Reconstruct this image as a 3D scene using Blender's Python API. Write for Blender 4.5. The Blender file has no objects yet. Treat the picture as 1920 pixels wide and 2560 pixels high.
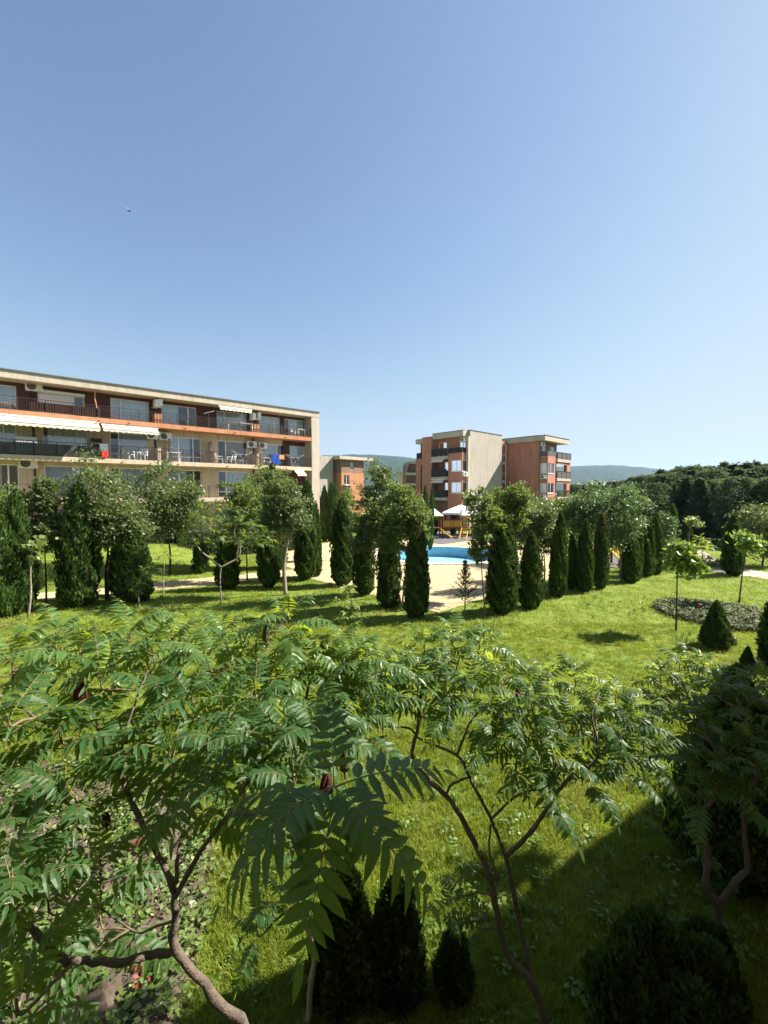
import bpy, math, random
import numpy as np
from mathutils import Vector, Matrix, Euler

S = bpy.context.scene
COL = S.collection
R = math.radians
rnd = random.Random(7)

# ------------------------------------------------------------------ camera, sky, sun, exposure
F, CX, CY, HZ = 1060.0, 960.0, 1280.0, 1232.0
PITCH = math.atan((CY - HZ) / F)
EYE = Vector((0, 0, 5.0))
cd = bpy.data.cameras.new('camera'); cam = bpy.data.objects.new('camera', cd); COL.objects.link(cam)
cam.location = EYE; cam.rotation_euler = (math.pi / 2 - PITCH, 0, 0)
cd.sensor_fit = 'VERTICAL'; cd.sensor_height = 36.0; cd.lens = F / 2560 * 36.0
cd.clip_start = 0.05; cd.clip_end = 20000
S.camera = cam

SUN_AZ, SUN_EL = R(77), R(41)          # azimuth clockwise from +Y (ahead), elevation
world = bpy.data.worlds.new('World'); S.world = world; world.use_nodes = True
wn = world.node_tree; wn.nodes.clear()
sky = wn.nodes.new('ShaderNodeTexSky'); sky.sky_type = 'NISHITA'; sky.sun_disc = False
sky.sun_elevation = SUN_EL; sky.sun_rotation = SUN_AZ
sky.altitude = 0; sky.air_density = 1.0; sky.dust_density = 0.5; sky.ozone_density = 1.2
bg = wn.nodes.new('ShaderNodeBackground'); bg.inputs['Strength'].default_value = 0.069
wo = wn.nodes.new('ShaderNodeOutputWorld')
# soft shoulder: the hazy horizon never glares to white
sx = wn.nodes.new('ShaderNodeSeparateColor'); cx = wn.nodes.new('ShaderNodeCombineColor'); wn.links.new(sky.outputs[0], sx.inputs[0])
for ch, lim in enumerate((3.35, 3.95, 4.6)):
    def wm_(op, a, b=None):
        n = wn.nodes.new('ShaderNodeMath'); n.operation = op
        for i, v in enumerate((a, b)):
            if v is None: continue
            if isinstance(v, (int, float)): n.inputs[i].default_value = v
            else: wn.links.new(v, n.inputs[i])
        return n.outputs[0]
    q = wm_('POWER', wm_('DIVIDE', sx.outputs[ch], lim), 4.0)
    wn.links.new(wm_('DIVIDE', sx.outputs[ch], wm_('POWER', wm_('ADD', q, 1.0), .25)), cx.inputs[ch])
wn.links.new(cx.outputs[0], bg.inputs[0]); wn.links.new(bg.outputs[0], wo.inputs[0])
sl = bpy.data.lights.new('sun', 'SUN'); sun = bpy.data.objects.new('sun', sl); COL.objects.link(sun)
sl.energy = 5.0; sl.angle = R(0.53); sl.color = (1.0, 0.93, 0.82)
sd = Vector((math.sin(SUN_AZ) * math.cos(SUN_EL), math.cos(SUN_AZ) * math.cos(SUN_EL), math.sin(SUN_EL)))
sun.rotation_euler = (-sd).to_track_quat('-Z', 'Y').to_euler()
sun.location = (30, 20, 40)
S.view_settings.view_transform = 'Standard'; S.view_settings.look = 'None'
S.view_settings.gamma = 1.0; S.view_settings.use_curve_mapping = False
S.view_settings.exposure = 1.6
S.render.engine = 'CYCLES'
S.cycles.use_denoising = True
S.cycles.max_bounces = 8; S.cycles.diffuse_bounces = 3; S.cycles.glossy_bounces = 3
S.cycles.transmission_bounces = 4; S.cycles.transparent_max_bounces = 12; S.cycles.volume_bounces = 0

# ------------------------------------------------------------------ geometry of the view, used once to survey the place
CP, SP = math.cos(PITCH), math.sin(PITCH)
def ray(px, py):
    a, b = (px - CX) / F, (CY - py) / F
    return Vector((a, CP + b * SP, -SP + b * CP))
def at(px, py, Y):
    d = ray(px, py); return EYE + d * (Y / d.y)
def ground(px, py, z=0.0):
    d = ray(px, py); return EYE + d * ((z - EYE.z) / d.z)

# ------------------------------------------------------------------ mesh helpers
def np_mesh(name, V, Fc, mats, attr=None, smooth=False, mi=None):
    V = np.asarray(V, dtype=np.float32).reshape(-1, 3)
    me = bpy.data.meshes.new(name)
    if isinstance(Fc, np.ndarray):
        n, k = Fc.shape
        me.vertices.add(len(V)); me.vertices.foreach_set('co', V.ravel())
        me.loops.add(n * k); me.loops.foreach_set('vertex_index', Fc.astype(np.int32).ravel())
        me.polygons.add(n); me.polygons.foreach_set('loop_start', np.arange(0, n * k, k, dtype=np.int32))
        me.polygons.foreach_set('loop_total', np.full(n, k, dtype=np.int32))
        me.update(calc_edges=True)
    else:
        me.from_pydata(V.tolist(), [], Fc); me.update()
    for m in (mats if isinstance(mats, (list, tuple)) else [mats]): me.materials.append(m)
    if attr is not None:
        a = me.attributes.new('v', 'FLOAT', 'FACE'); a.data.foreach_set('value', np.asarray(attr, dtype=np.float32))
    if smooth: me.polygons.foreach_set('use_smooth', np.ones(len(me.polygons), dtype=bool))
    if mi is not None: me.polygons.foreach_set('material_index', np.asarray(mi, dtype=np.int32))
    return me

def link(name, me, parent=None, loc=None, rot=None, scale=None):
    o = bpy.data.objects.new(name, me); COL.objects.link(o)
    if parent is not None: o.parent = parent
    if loc is not None: o.location = loc
    if rot is not None: o.rotation_euler = rot
    if scale is not None: o.scale = scale if hasattr(scale, '__len__') else (scale,) * 3
    return o

class MB:
    """collects shapes, builds them as ONE mesh object"""
    def __init__(s): s.v, s.f = [], []
    def quad(s, *p):
        n = len(s.v); s.v += [tuple(q) for q in p]; s.f.append(tuple(range(n, n + len(p)))); return s
    def box(s, x0, x1, y0, y1, z0, z1, ch=0.0):
        n = len(s.v)
        s.v += [(x, y, z) for z in (z0, z1) for y in (y0, y1) for x in (x0, x1)]
        s.f += [tuple(n + i for i in q) for q in ((0, 2, 3, 1), (4, 5, 7, 6), (0, 1, 5, 4), (2, 6, 7, 3), (0, 4, 6, 2), (1, 3, 7, 5))]
        return s
    def bar(s, a, b, w, h=None, up=(0, 0, 1)):
        a, b = Vector(a), Vector(b); h = h or w
        t = (b - a).normalized(); u = Vector(up)
        if abs(t.dot(u)) > .95: u = Vector((0, 1, 0)) if abs(t.y) < .9 else Vector((1, 0, 0))
        sd_ = t.cross(u).normalized(); u = sd_.cross(t)
        n = len(s.v)
        for p in (a, b):
            for i, j in ((-1, -1), (1, -1), (1, 1), (-1, 1)): s.v.append(tuple(p + sd_ * (i * w / 2) + u * (j * h / 2)))
        s.f += [tuple(n + i for i in q) for q in ((3, 2, 1, 0), (4, 5, 6, 7), (0, 1, 5, 4), (1, 2, 6, 5), (2, 3, 7, 6), (3, 0, 4, 7))]
        return s
    def tube(s, pts, rad, n=6, cap=True):
        pts = [Vector(p) for p in pts]; k = len(pts)
        if not hasattr(rad, '__len__'): rad = [rad] * k
        ref = Vector((0.31, 0.2, 0.93)); prev = None; b0 = len(s.v)
        for i, p in enumerate(pts):
            t = (pts[min(i + 1, k - 1)] - pts[max(i - 1, 0)]).normalized()
            if prev is None:
                if abs(t.dot(ref)) > .9: ref = Vector((1, 0, 0))
                u = (ref - t * ref.dot(t)).normalized()
            else: u = (prev - t * prev.dot(t)).normalized()
            prev = u; w = t.cross(u)
            for j in range(n):
                a = 2 * math.pi * j / n
                s.v.append(tuple(p + (u * math.cos(a) + w * math.sin(a)) * rad[i]))
        for i in range(k - 1):
            for j in range(n):
                a, b = b0 + i * n + j, b0 + i * n + (j + 1) % n
                s.f.append((a, b, b + n, a + n))
        if cap:
            s.f.append(tuple(b0 + j for j in reversed(range(n)))); s.f.append(tuple(b0 + (k - 1) * n + j for j in range(n)))
        return s
    def lathe(s, prof, n=10, c=(0, 0, 0)):
        b0 = len(s.v)
        for r, z in prof:
            for j in range(n):
                a = 2 * math.pi * j / n; s.v.append((c[0] + r * math.cos(a), c[1] + r * math.sin(a), c[2] + z))
        for i in range(len(prof) - 1):
            for j in range(n):
                a, b = b0 + i * n + j, b0 + i * n + (j + 1) % n
                s.f.append((a, b, b + n, a + n))
        return s
    def mesh(s, name, m, smooth=False): return np_mesh(name, s.v, s.f, m, smooth=smooth)
    def build(s, name, m, parent=None, smooth=False, loc=None, rot=None):
        return link(name, s.mesh(name, m, smooth), parent, loc, rot)

def tag(o, label=None, cat=None, group=None, kind=None):
    if label: o['label'] = label
    if cat: o['category'] = cat
    if group: o['group'] = group
    if kind: o['kind'] = kind
    return o
def thing(name, label, cat, loc=(0, 0, 0), rz=0.0, group=None):
    o = link(name, None, None, loc, (0, 0, rz)); o.empty_display_size = .2
    return tag(o, label, cat, group)
def smooth_path(pts, sub=4):
    P = [Vector(p) for p in pts]
    if len(P) < 3: return P
    out = []
    for i in range(len(P) - 1):
        p0, p1, p2, p3 = P[max(i - 1, 0)], P[i], P[i + 1], P[min(i + 2, len(P) - 1)]
        for k in range(sub):
            t = k / sub
            out.append(.5 * ((2 * p1) + (p2 - p0) * t + (2 * p0 - 5 * p1 + 4 * p2 - p3) * t * t + (3 * p1 - p0 - 3 * p2 + p3) * t ** 3))
    out.append(P[-1]); return out

# ------------------------------------------------------------------ materials
def _nt(name):
    m = bpy.data.materials.new(name); m.use_nodes = True; nt = m.node_tree; nt.nodes.clear()
    return m, nt, nt.nodes.new, nt.links.new
def mat(name, c, c2=None, rough=.8, spec=.3, scale=6.0, detail=6, bump=0.0, bscale=None, metal=0.0, lo=.35, hi=.65, coat=0.0, pos=False, var=0.0, streak=0.0):
    m, nt, N, L = _nt(name)
    out = N('ShaderNodeOutputMaterial'); p = N('ShaderNodeBsdfPrincipled'); L(p.outputs[0], out.inputs[0])
    p.inputs['Roughness'].default_value = rough; p.inputs['Specular IOR Level'].default_value = spec
    p.inputs['Metallic'].default_value = metal; p.inputs['Base Color'].default_value = (*c, 1)
    if pos:
        g = N('ShaderNodeNewGeometry'); co = g.outputs['Position']
    else:
        g = N('ShaderNodeTexCoord'); co = g.outputs['Object']
    colsock = None
    if c2 is not None:
        nz = N('ShaderNodeTexNoise'); nz.inputs['Scale'].default_value = scale; nz.inputs['Detail'].default_value = detail
        nz.inputs['Roughness'].default_value = .65; L(co, nz.inputs['Vector'])
        mr = N('ShaderNodeMapRange'); mr.inputs[1].default_value = lo; mr.inputs[2].default_value = hi; L(nz.outputs[0], mr.inputs[0])
        mx = N('ShaderNodeMix'); mx.data_type = 'RGBA'; mx.inputs[6].default_value = (*c, 1); mx.inputs[7].default_value = (*c2, 1)
        L(mr.outputs[0], mx.inputs[0]); colsock = mx.outputs[2]
    if streak and colsock is not None:
        mp = N('ShaderNodeMapping'); mp.inputs['Scale'].default_value = (2.2, 2.2, .16); L(co, mp.inputs[0])
        ns = N('ShaderNodeTexNoise'); ns.inputs['Scale'].default_value = 1.6; ns.inputs['Detail'].default_value = 5; L(mp.outputs[0], ns.inputs['Vector'])
        rs_ = N('ShaderNodeMapRange'); rs_.inputs[1].default_value = .42; rs_.inputs[2].default_value = .72; rs_.inputs[3].default_value = 1.0; rs_.inputs[4].default_value = 1 - streak
        L(ns.outputs[0], rs_.inputs[0]); h2 = N('ShaderNodeHueSaturation'); L(rs_.outputs[0], h2.inputs['Value']); L(colsock, h2.inputs['Color']); colsock = h2.outputs[0]
    if var:
        oi = N('ShaderNodeObjectInfo'); hs = N('ShaderNodeHueSaturation')
        mv = N('ShaderNodeMapRange'); mv.inputs[3].default_value = 1 - var; mv.inputs[4].default_value = 1 + var
        L(oi.outputs['Random'], mv.inputs[0]); L(mv.outputs[0], hs.inputs['Value'])
        if colsock is None: hs.inputs['Color'].default_value = (*c, 1)
        else: L(colsock, hs.inputs['Color'])
        colsock = hs.outputs[0]
    if colsock is not None: L(colsock, p.inputs['Base Color'])
    if bump:
        nb = N('ShaderNodeTexNoise'); nb.inputs['Scale'].default_value = bscale or scale * 6; nb.inputs['Detail'].default_value = 5
        L(co, nb.inputs['Vector'])
        b = N('ShaderNodeBump'); b.inputs['Strength'].default_value = bump; b.inputs['Distance'].default_value = .02
        L(nb.outputs[0], b.inputs['Height']); L(b.outputs[0], p.inputs['Normal'])
    return m

def leafmat(name, c1, c2, tcol, trans=.35, rough=.5, spec=.35, c3=None, p3=.93, wv=.7, patch=0.0, pscale=.4, side=None):
    """leaf: reflecting face plus light let through; v = a random number per leaf, wv its weight against the per-object random"""
    m, nt, N, L = _nt(name)
    out = N('ShaderNodeOutputMaterial'); p = N('ShaderNodeBsdfPrincipled'); t = N('ShaderNodeBsdfTranslucent'); ms = N('ShaderNodeMixShader')
    at_ = N('ShaderNodeAttribute'); at_.attribute_name = 'v'; oi = N('ShaderNodeObjectInfo')
    a = N('ShaderNodeMath'); a.operation = 'MULTIPLY'; a.inputs[1].default_value = wv; L(at_.outputs['Fac'], a.inputs[0])
    b = N('ShaderNodeMath'); b.operation = 'MULTIPLY_ADD'; b.inputs[1].default_value = 1 - wv; L(oi.outputs['Random'], b.inputs[0]); L(a.outputs[0], b.inputs[2])
    fac = b.outputs[0]
    if patch:
        g = N('ShaderNodeNewGeometry'); nz = N('ShaderNodeTexNoise'); nz.inputs['Scale'].default_value = pscale; nz.inputs['Detail'].default_value = 4
        L(g.outputs['Position'], nz.inputs['Vector'])
        q = N('ShaderNodeMapRange'); q.inputs[1].default_value = .3; q.inputs[2].default_value = .7; q.inputs[3].default_value = -patch; q.inputs[4].default_value = patch
        L(nz.outputs[0], q.inputs[0]); d = N('ShaderNodeMath'); d.operation = 'ADD'; d.use_clamp = True
        L(q.outputs[0], d.inputs[0]); L(fac, d.inputs[1]); fac = d.outputs[0]
    cr = N('ShaderNodeValToRGB'); e = cr.color_ramp.elements
    e[0].color = (*c1, 1); e[1].color = (*c2, 1); e[1].position = p3 - .02 if c3 else 1.0
    if c3: x = e.new(min(p3, .99)); x.color = (*c3, 1)
    L(fac, cr.inputs[0])
    csock = cr.outputs[0]
    if side:
        g2 = N('ShaderNodeNewGeometry'); mx = N('ShaderNodeMix'); mx.data_type = 'RGBA'; mx.inputs[7].default_value = (*side, 1)
        L(g2.outputs['Backfacing'], mx.inputs[0]); L(csock, mx.inputs[6]); csock = mx.outputs[2]
    L(csock, p.inputs['Base Color'])
    p.inputs['Roughness'].default_value = rough; p.inputs['Specular IOR Level'].default_value = spec
    t.inputs[0].default_value = (*tcol, 1)
    mt = N('ShaderNodeMix'); mt.data_type = 'RGBA'; mt.blend_type = 'MIX'; mt.inputs[0].default_value = .45
    mt.inputs[6].default_value = (*tcol, 1); L(csock, mt.inputs[7]); L(mt.outputs[2], t.inputs[0])
    ms.inputs[0].default_value = trans; L(p.outputs[0], ms.inputs[1]); L(t.outputs[0], ms.inputs[2]); L(ms.outputs[0], out.inputs[0])
    return m

def glassmat(name, tint, refl=1.0, rough=.02):
    m, nt, N, L = _nt(name)
    out = N('ShaderNodeOutputMaterial'); t = N('ShaderNodeBsdfTransparent'); g = N('ShaderNodeBsdfGlossy'); ms = N('ShaderNodeMixShader')
    t.inputs[0].default_value = (*tint, 1); g.inputs['Roughness'].default_value = rough; g.inputs[0].default_value = (refl, refl, refl, 1)
    fr = N('ShaderNodeFresnel'); fr.inputs[0].default_value = 1.9
    L(fr.outputs[0], ms.inputs[0]); L(t.outputs[0], ms.inputs[1]); L(g.outputs[0], ms.inputs[2]); L(ms.outputs[0], out.inputs[0])
    return m

M = {}
M['cream'] = mat('cream_render', (.58, .47, .335), (.52, .42, .30), .9, .2, 1.5, bump=.3, bscale=60, streak=.22)
M['fascia'] = mat('beige_render', (.50, .43, .345), (.44, .38, .305), .9, .2, 1.2, bump=.3, bscale=60, streak=.22)
M['brown'] = mat('brown_render', (.090, .047, .038), (.074, .040, .033), .9, .2, 1.5, bump=.3, bscale=60)
M['orange'] = mat('orange_render', (.50, .235, .125), (.45, .205, .105), .9, .2, 1.5, bump=.3, bscale=60, streak=.22)
M['red'] = mat('terracotta_render', (.46, .215, .150), (.41, .190, .130), .9, .2, .8, bump=.3, bscale=50, streak=.22)
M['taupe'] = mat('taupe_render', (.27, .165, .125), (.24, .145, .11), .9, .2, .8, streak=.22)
M['grey'] = mat('pale_grey_render', (.38, .340, .29), (.34, .305, .265), .9, .2, .6, bump=.3, bscale=50, streak=.22)
M['concrete'] = mat('concrete', (.42, .38, .32), (.35, .32, .27), .9, .2, 2, bump=.3)
M['flash'] = mat('roof_flashing', (.12, .12, .12), (.09, .09, .09), .5, .4, 3)
M['white'] = mat('white_plastic', (.80, .80, .79), (.74, .74, .72), .45, .4, 5)
M['dirtywhite'] = mat('weathered_white', (.70, .69, .66), (.6, .58, .54), .5, .4, 4)
M['rail'] = mat('dark_iron', (.025, .022, .022), (.045, .03, .025), .55, .4, 8)
M['pipe'] = mat('brown_pipe', (.05, .022, .017), rough=.5)
M['screen'] = mat('dark_mesh_fabric', (.035, .033, .035), (.05, .047, .047), .9, .1, 20)
M['screen_brown'] = mat('brown_mesh_fabric', (.045, .022, .018), (.06, .03, .025), .9, .1, 20)
M['screen_grey'] = mat('grey_mesh_fabric', (.13, .125, .12), (.10, .095, .09), .9, .1, 20)
M['awning'] = mat('cream_awning_cloth', (.66, .59, .49), (.60, .53, .43), .85, .15, 3)
M['curtain'] = mat('sheer_curtain', (.88, .90, .90), (.80, .83, .84), .9, .1, 3)
M['curtain_warm'] = mat('beige_curtain', (.55, .38, .25), (.46, .32, .21), .9, .1, 3)
M['shutter'] = mat('white_shutter', (.78, .78, .77), rough=.5)
M['dark'] = mat('dark_interior', (.05, .045, .042), rough=.9)
M['glass'] = glassmat('window_glass', (.88, .92, .93))
M['grille'] = mat('fan_grille', (.03, .03, .03), rough=.6)
M['bark_sumac'] = mat('sumac_bark', (.135, .105, .08), (.075, .058, .045), .85, .25, 18, bump=.6, bscale=90)
M['bark_pale'] = mat('pale_bark', (.34, .29, .23), (.16, .125, .10), .9, .2, 9, bump=.5, bscale=50)
M['bark_dark'] = mat('dark_bark', (.075, .055, .042), (.045, .034, .028), .9, .2, 12, bump=.5, bscale=60)
M['twig'] = mat('green_brown_twig', (.20, .15, .085), (.12, .085, .05), .7, .3, 25)
M['rachis'] = mat('leaf_stalk', (.16, .17, .06), (.17, .095, .05), .6, .3, 6)
M['midrib'] = mat('leaf_midrib', (.13, .18, .05), rough=.5)
M['fruit'] = mat('maroon_fruit', (.045, .010, .009), (.09, .02, .015), .9, .2, 60, bump=.8, bscale=120)
M['fruit_green'] = mat('unripe_fruit', (.055, .06, .02), (.09, .08, .03), .9, .2, 60, bump=.8, bscale=120)
M['sumac'] = leafmat('sumac_leaf', (.050, .095, .016), (.088, .148, .024), (.44, .56, .02), .44, .46, .30, c3=(.17, .19, .03), p3=.95, wv=0.0, side=(.040, .095, .026))
M['sumac_sunlit'] = leafmat('sumac_leaf_sunlit', (.095, .165, .028), (.155, .225, .045), (.56, .66, .03), .50, .40, .45, c3=(.26, .27, .035), p3=.93, wv=0.0, side=(.085, .165, .045))  # brighter copy of the sumac leaf: sunlight put into its colour
M['sumac_young'] = leafmat('sumac_leaf_young', (.11, .21, .025), (.19, .26, .035), (.5, .55, .05), .45, .5, .35, wv=0.0)
M['thuja'] = leafmat('thuja_spray', (.022, .052, .012), (.055, .100, .018), (.14, .24, .03), .2, .6, .25, c3=(.105, .13, .025), p3=.9, wv=.85)
M['thuja_near'] = leafmat('thuja_spray_fine', (.028, .058, .013), (.062, .105, .020), (.14, .22, .03), .2, .6, .25, c3=(.085, .11, .02), p3=.92, wv=.85)
M['thuja_dead'] = leafmat('thuja_dead_spray', (.09, .052, .028), (.14, .085, .042), (.16, .1, .05), .15, .7, .2, wv=1.0)
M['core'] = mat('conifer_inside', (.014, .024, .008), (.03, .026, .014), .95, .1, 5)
M['ash'] = leafmat('tree_leaf', (.062, .096, .030), (.125, .168, .060), (.28, .36, .06), .34, .46, .42, c3=(.15, .21, .05), p3=.92, wv=.85)
M['ash_grey'] = leafmat('tree_leaf_silver', (.07, .12, .042), (.13, .195, .075), (.26, .40, .09), .32, .48, .35, c3=(.19, .25, .12), p3=.88, wv=.85)
M['ash_light'] = leafmat('tree_leaf_light', (.080, .128, .030), (.145, .200, .058), (.34, .44, .06), .36, .55, .25, c3=(.19, .25, .05), p3=.9, wv=.85)
M['dry'] = leafmat('tree_leaf_withered', (.20, .15, .06), (.30, .24, .10), (.3, .25, .1), .25, .7, .2, wv=1.0)
M['catalpa'] = leafmat('catalpa_leaf', (.08, .17, .025), (.15, .25, .035), (.40, .52, .05), .42, .5, .4, c3=(.22, .29, .07), p3=.85, wv=.9)
M['forest'] = leafmat('wood_leaf', (.042, .072, .034), (.088, .122, .056), (.13, .20, .055), .40, .7, .08, c3=(.055, .085, .03), p3=.9, wv=.75)
M['pale_sap'] = leafmat('pale_sapling_leaf', (.12, .19, .05), (.22, .28, .09), (.4, .48, .1), .4, .5, .4, c3=(.34, .36, .15), p3=.8, wv=.9)
M['grass'] = leafmat('grass_blade', (.105, .165, .015), (.235, .265, .028), (.44, .52, .035), .40, .55, .3, c3=(.26, .25, .075), p3=.88, wv=.45, patch=.55, pscale=.45)
M['weed'] = leafmat('weed_leaf', (.06, .12, .02), (.13, .20, .03), (.3, .42, .04), .3, .5, .35, c3=(.22, .25, .07), p3=.9, wv=.6)
M['cover'] = leafmat('bed_leaf', (.03, .045, .016), (.075, .10, .035), (.15, .2, .05), .2, .65, .2, c3=(.13, .075, .04), p3=.85, wv=.6)
M['tile'] = mat('cream_paver', (.50, .40, .235), (.44, .345, .195), .85, .25, 1.5, bump=.25, bscale=40, var=.07)
M['tile_pink'] = mat('pinkish_paver', (.50, .42, .33), (.42, .35, .275), .88, .25, 1.5, bump=.25, bscale=40, var=.07)
M['joint'] = mat('paving_bed', (.24, .19, .115), (.18, .145, .09), .95, .1, 5)
M['soil'] = mat('soil', (.065, .048, .035), (.12, .095, .07), .95, .15, 5, bump=1.0, bscale=18)
M['pad'] = mat('rubber_pad', (.14, .13, .14), (.11, .10, .11), .9, .2, 6)
M['redwood'] = mat('red_painted_wood', (.14, .022, .018), (.10, .018, .015), .6, .3, 6)
M['yellow'] = mat('yellow_paint', (.70, .43, .025), (.62, .37, .02), .5, .4, 4)
M['canvas'] = mat('white_canvas', (.82, .82, .80), (.76, .76, .74), .8, .2, 2)
M['coping'] = mat('pale_coping', (.66, .62, .55), (.58, .54, .47), .8, .3, 3)
# ------------------------------------------------------------------ foliage builders
def rand_dirs(rs, n):
    v = rs.normal(size=(n, 3)); return v / np.linalg.norm(v, axis=1, keepdims=True)

def leaf_quads(rs, P, size, jit=.35, up=.35, aspect=.5, D=None, fold=.18):
    """one small folded leaf (two triangles pairs = 2 quads along a midrib) per point: returns verts, quads"""
    n = len(P)
    d = rand_dirs(rs, n) if D is None else D
    nn = rand_dirs(rs, n); nn[:, 2] = np.abs(nn[:, 2]) + up
    s = np.cross(d, nn); s /= np.linalg.norm(s, axis=1, keepdims=True) + 1e-9
    nn = np.cross(s, d)
    L = size * (1 + jit * rs.uniform(-1, 1, n))[:, None]; W = L * aspect * .5
    base = P - d * L * .5; tip = P + d * L * .5; mid = P + nn * -fold * W
    a, b = P + s * W, P - s * W
    V = np.stack([base, a, tip, b], axis=1).reshape(-1, 3)
    Fq = np.arange(4 * n).reshape(n, 4)
    return V, Fq

def thuja_mesh(name, h, r, seed, n, spires=((0, 0, 1, 1),), size=.16, lump=.25, leafm='thuja', pw=3.4, base=.45, brown=0.0, taper=None):
    """dense columnar conifer: an uneven body of upright flat sprays round a dark inside. spires: (dx, dy, height share, radius share)"""
    rs = np.random.RandomState(seed); VV, FF, AA, MI = [], [], [], []; off = 0
    tot = sum(s[2] * s[3] for s in spires)
    def prof(t, tp):
        if tp: return np.clip(np.minimum(1, base + t / .10 * (1 - base)) * (1 - t) ** tp, 0, 1)
        return np.minimum(1, base + t / .09 * (1 - base)) * np.clip(1 - t ** pw, 0, 1) ** .8
    for (dx, dy, hs, rsx) in spires:
        H, Rr = h * hs, r * rsx; k = int(n * hs * rsx / tot)
        ph = rs.uniform(0, 6.28, 14); fa = rs.randint(2, 9, 14); fz = rs.uniform(2, 13, 14) * H / 3.5
        lumpf = lambda a, t: sum(np.sin(fa[i] * a + fz[i] * t * 3 + ph[i]) for i in range(14)) / 14 * 2.6
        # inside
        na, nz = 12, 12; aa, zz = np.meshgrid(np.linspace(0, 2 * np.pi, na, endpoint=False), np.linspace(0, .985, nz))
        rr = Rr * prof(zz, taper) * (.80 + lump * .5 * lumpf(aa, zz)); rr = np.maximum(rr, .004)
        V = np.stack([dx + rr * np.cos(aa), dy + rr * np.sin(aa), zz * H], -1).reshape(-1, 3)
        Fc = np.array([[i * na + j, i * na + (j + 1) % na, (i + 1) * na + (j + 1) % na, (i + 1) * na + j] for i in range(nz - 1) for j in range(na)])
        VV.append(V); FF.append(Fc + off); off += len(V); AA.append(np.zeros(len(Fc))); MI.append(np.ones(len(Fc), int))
        # sprays
        t = rs.uniform(0, 1, k * 3); keep = rs.uniform(0, 1, k * 3) < prof(t, taper) * .85 + .15; t = t[keep][:k]; m = len(t)
        a = rs.uniform(0, 2 * np.pi, m); lf = lumpf(a, t)
        rad = Rr * prof(t, taper) * (.93 + lump * lf + rs.normal(0, .05, m)); rad = np.maximum(rad, .01)
        P = np.stack([dx + rad * np.cos(a), dy + rad * np.sin(a), t * H + .03], -1)
        outw = np.stack([np.cos(a), np.sin(a), np.zeros(m)], -1)
        D = outw * rs.uniform(.1, .75, m)[:, None] + np.array([0, 0, 1.0]) + rs.normal(0, .25, (m, 3)); D /= np.linalg.norm(D, axis=1, keepdims=True)
        tang = np.stack([-np.sin(a), np.cos(a), np.zeros(m)], -1); nrm = outw + tang * rs.uniform(-1.1, 1.1, m)[:, None]
        sdv = np.cross(D, nrm); sdv /= np.linalg.norm(sdv, axis=1, keepdims=True)
        L = size * rs.uniform(.6, 1.35, m)[:, None]; W = L * rs.uniform(.16, .3, m)[:, None]
        V = np.stack([P - D * L * .35, P + sdv * W + D * L * .15, P + D * L * .65, P - sdv * W + D * L * .15], 1).reshape(-1, 3)
        Fc = np.arange(4 * m).reshape(m, 4)
        VV.append(V); FF.append(Fc + off); off += len(V)
        AA.append(np.clip(rs.uniform(0, 1, m) * .8 + .15 * lf + .1, 0, 1))
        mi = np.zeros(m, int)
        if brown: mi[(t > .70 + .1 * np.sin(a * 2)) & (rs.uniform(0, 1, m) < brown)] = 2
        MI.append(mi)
    return np_mesh(name, np.concatenate(VV), np.concatenate(FF), [M[leafm], M['core'], M['thuja_dead']], np.concatenate(AA), mi=np.concatenate(MI))

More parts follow.
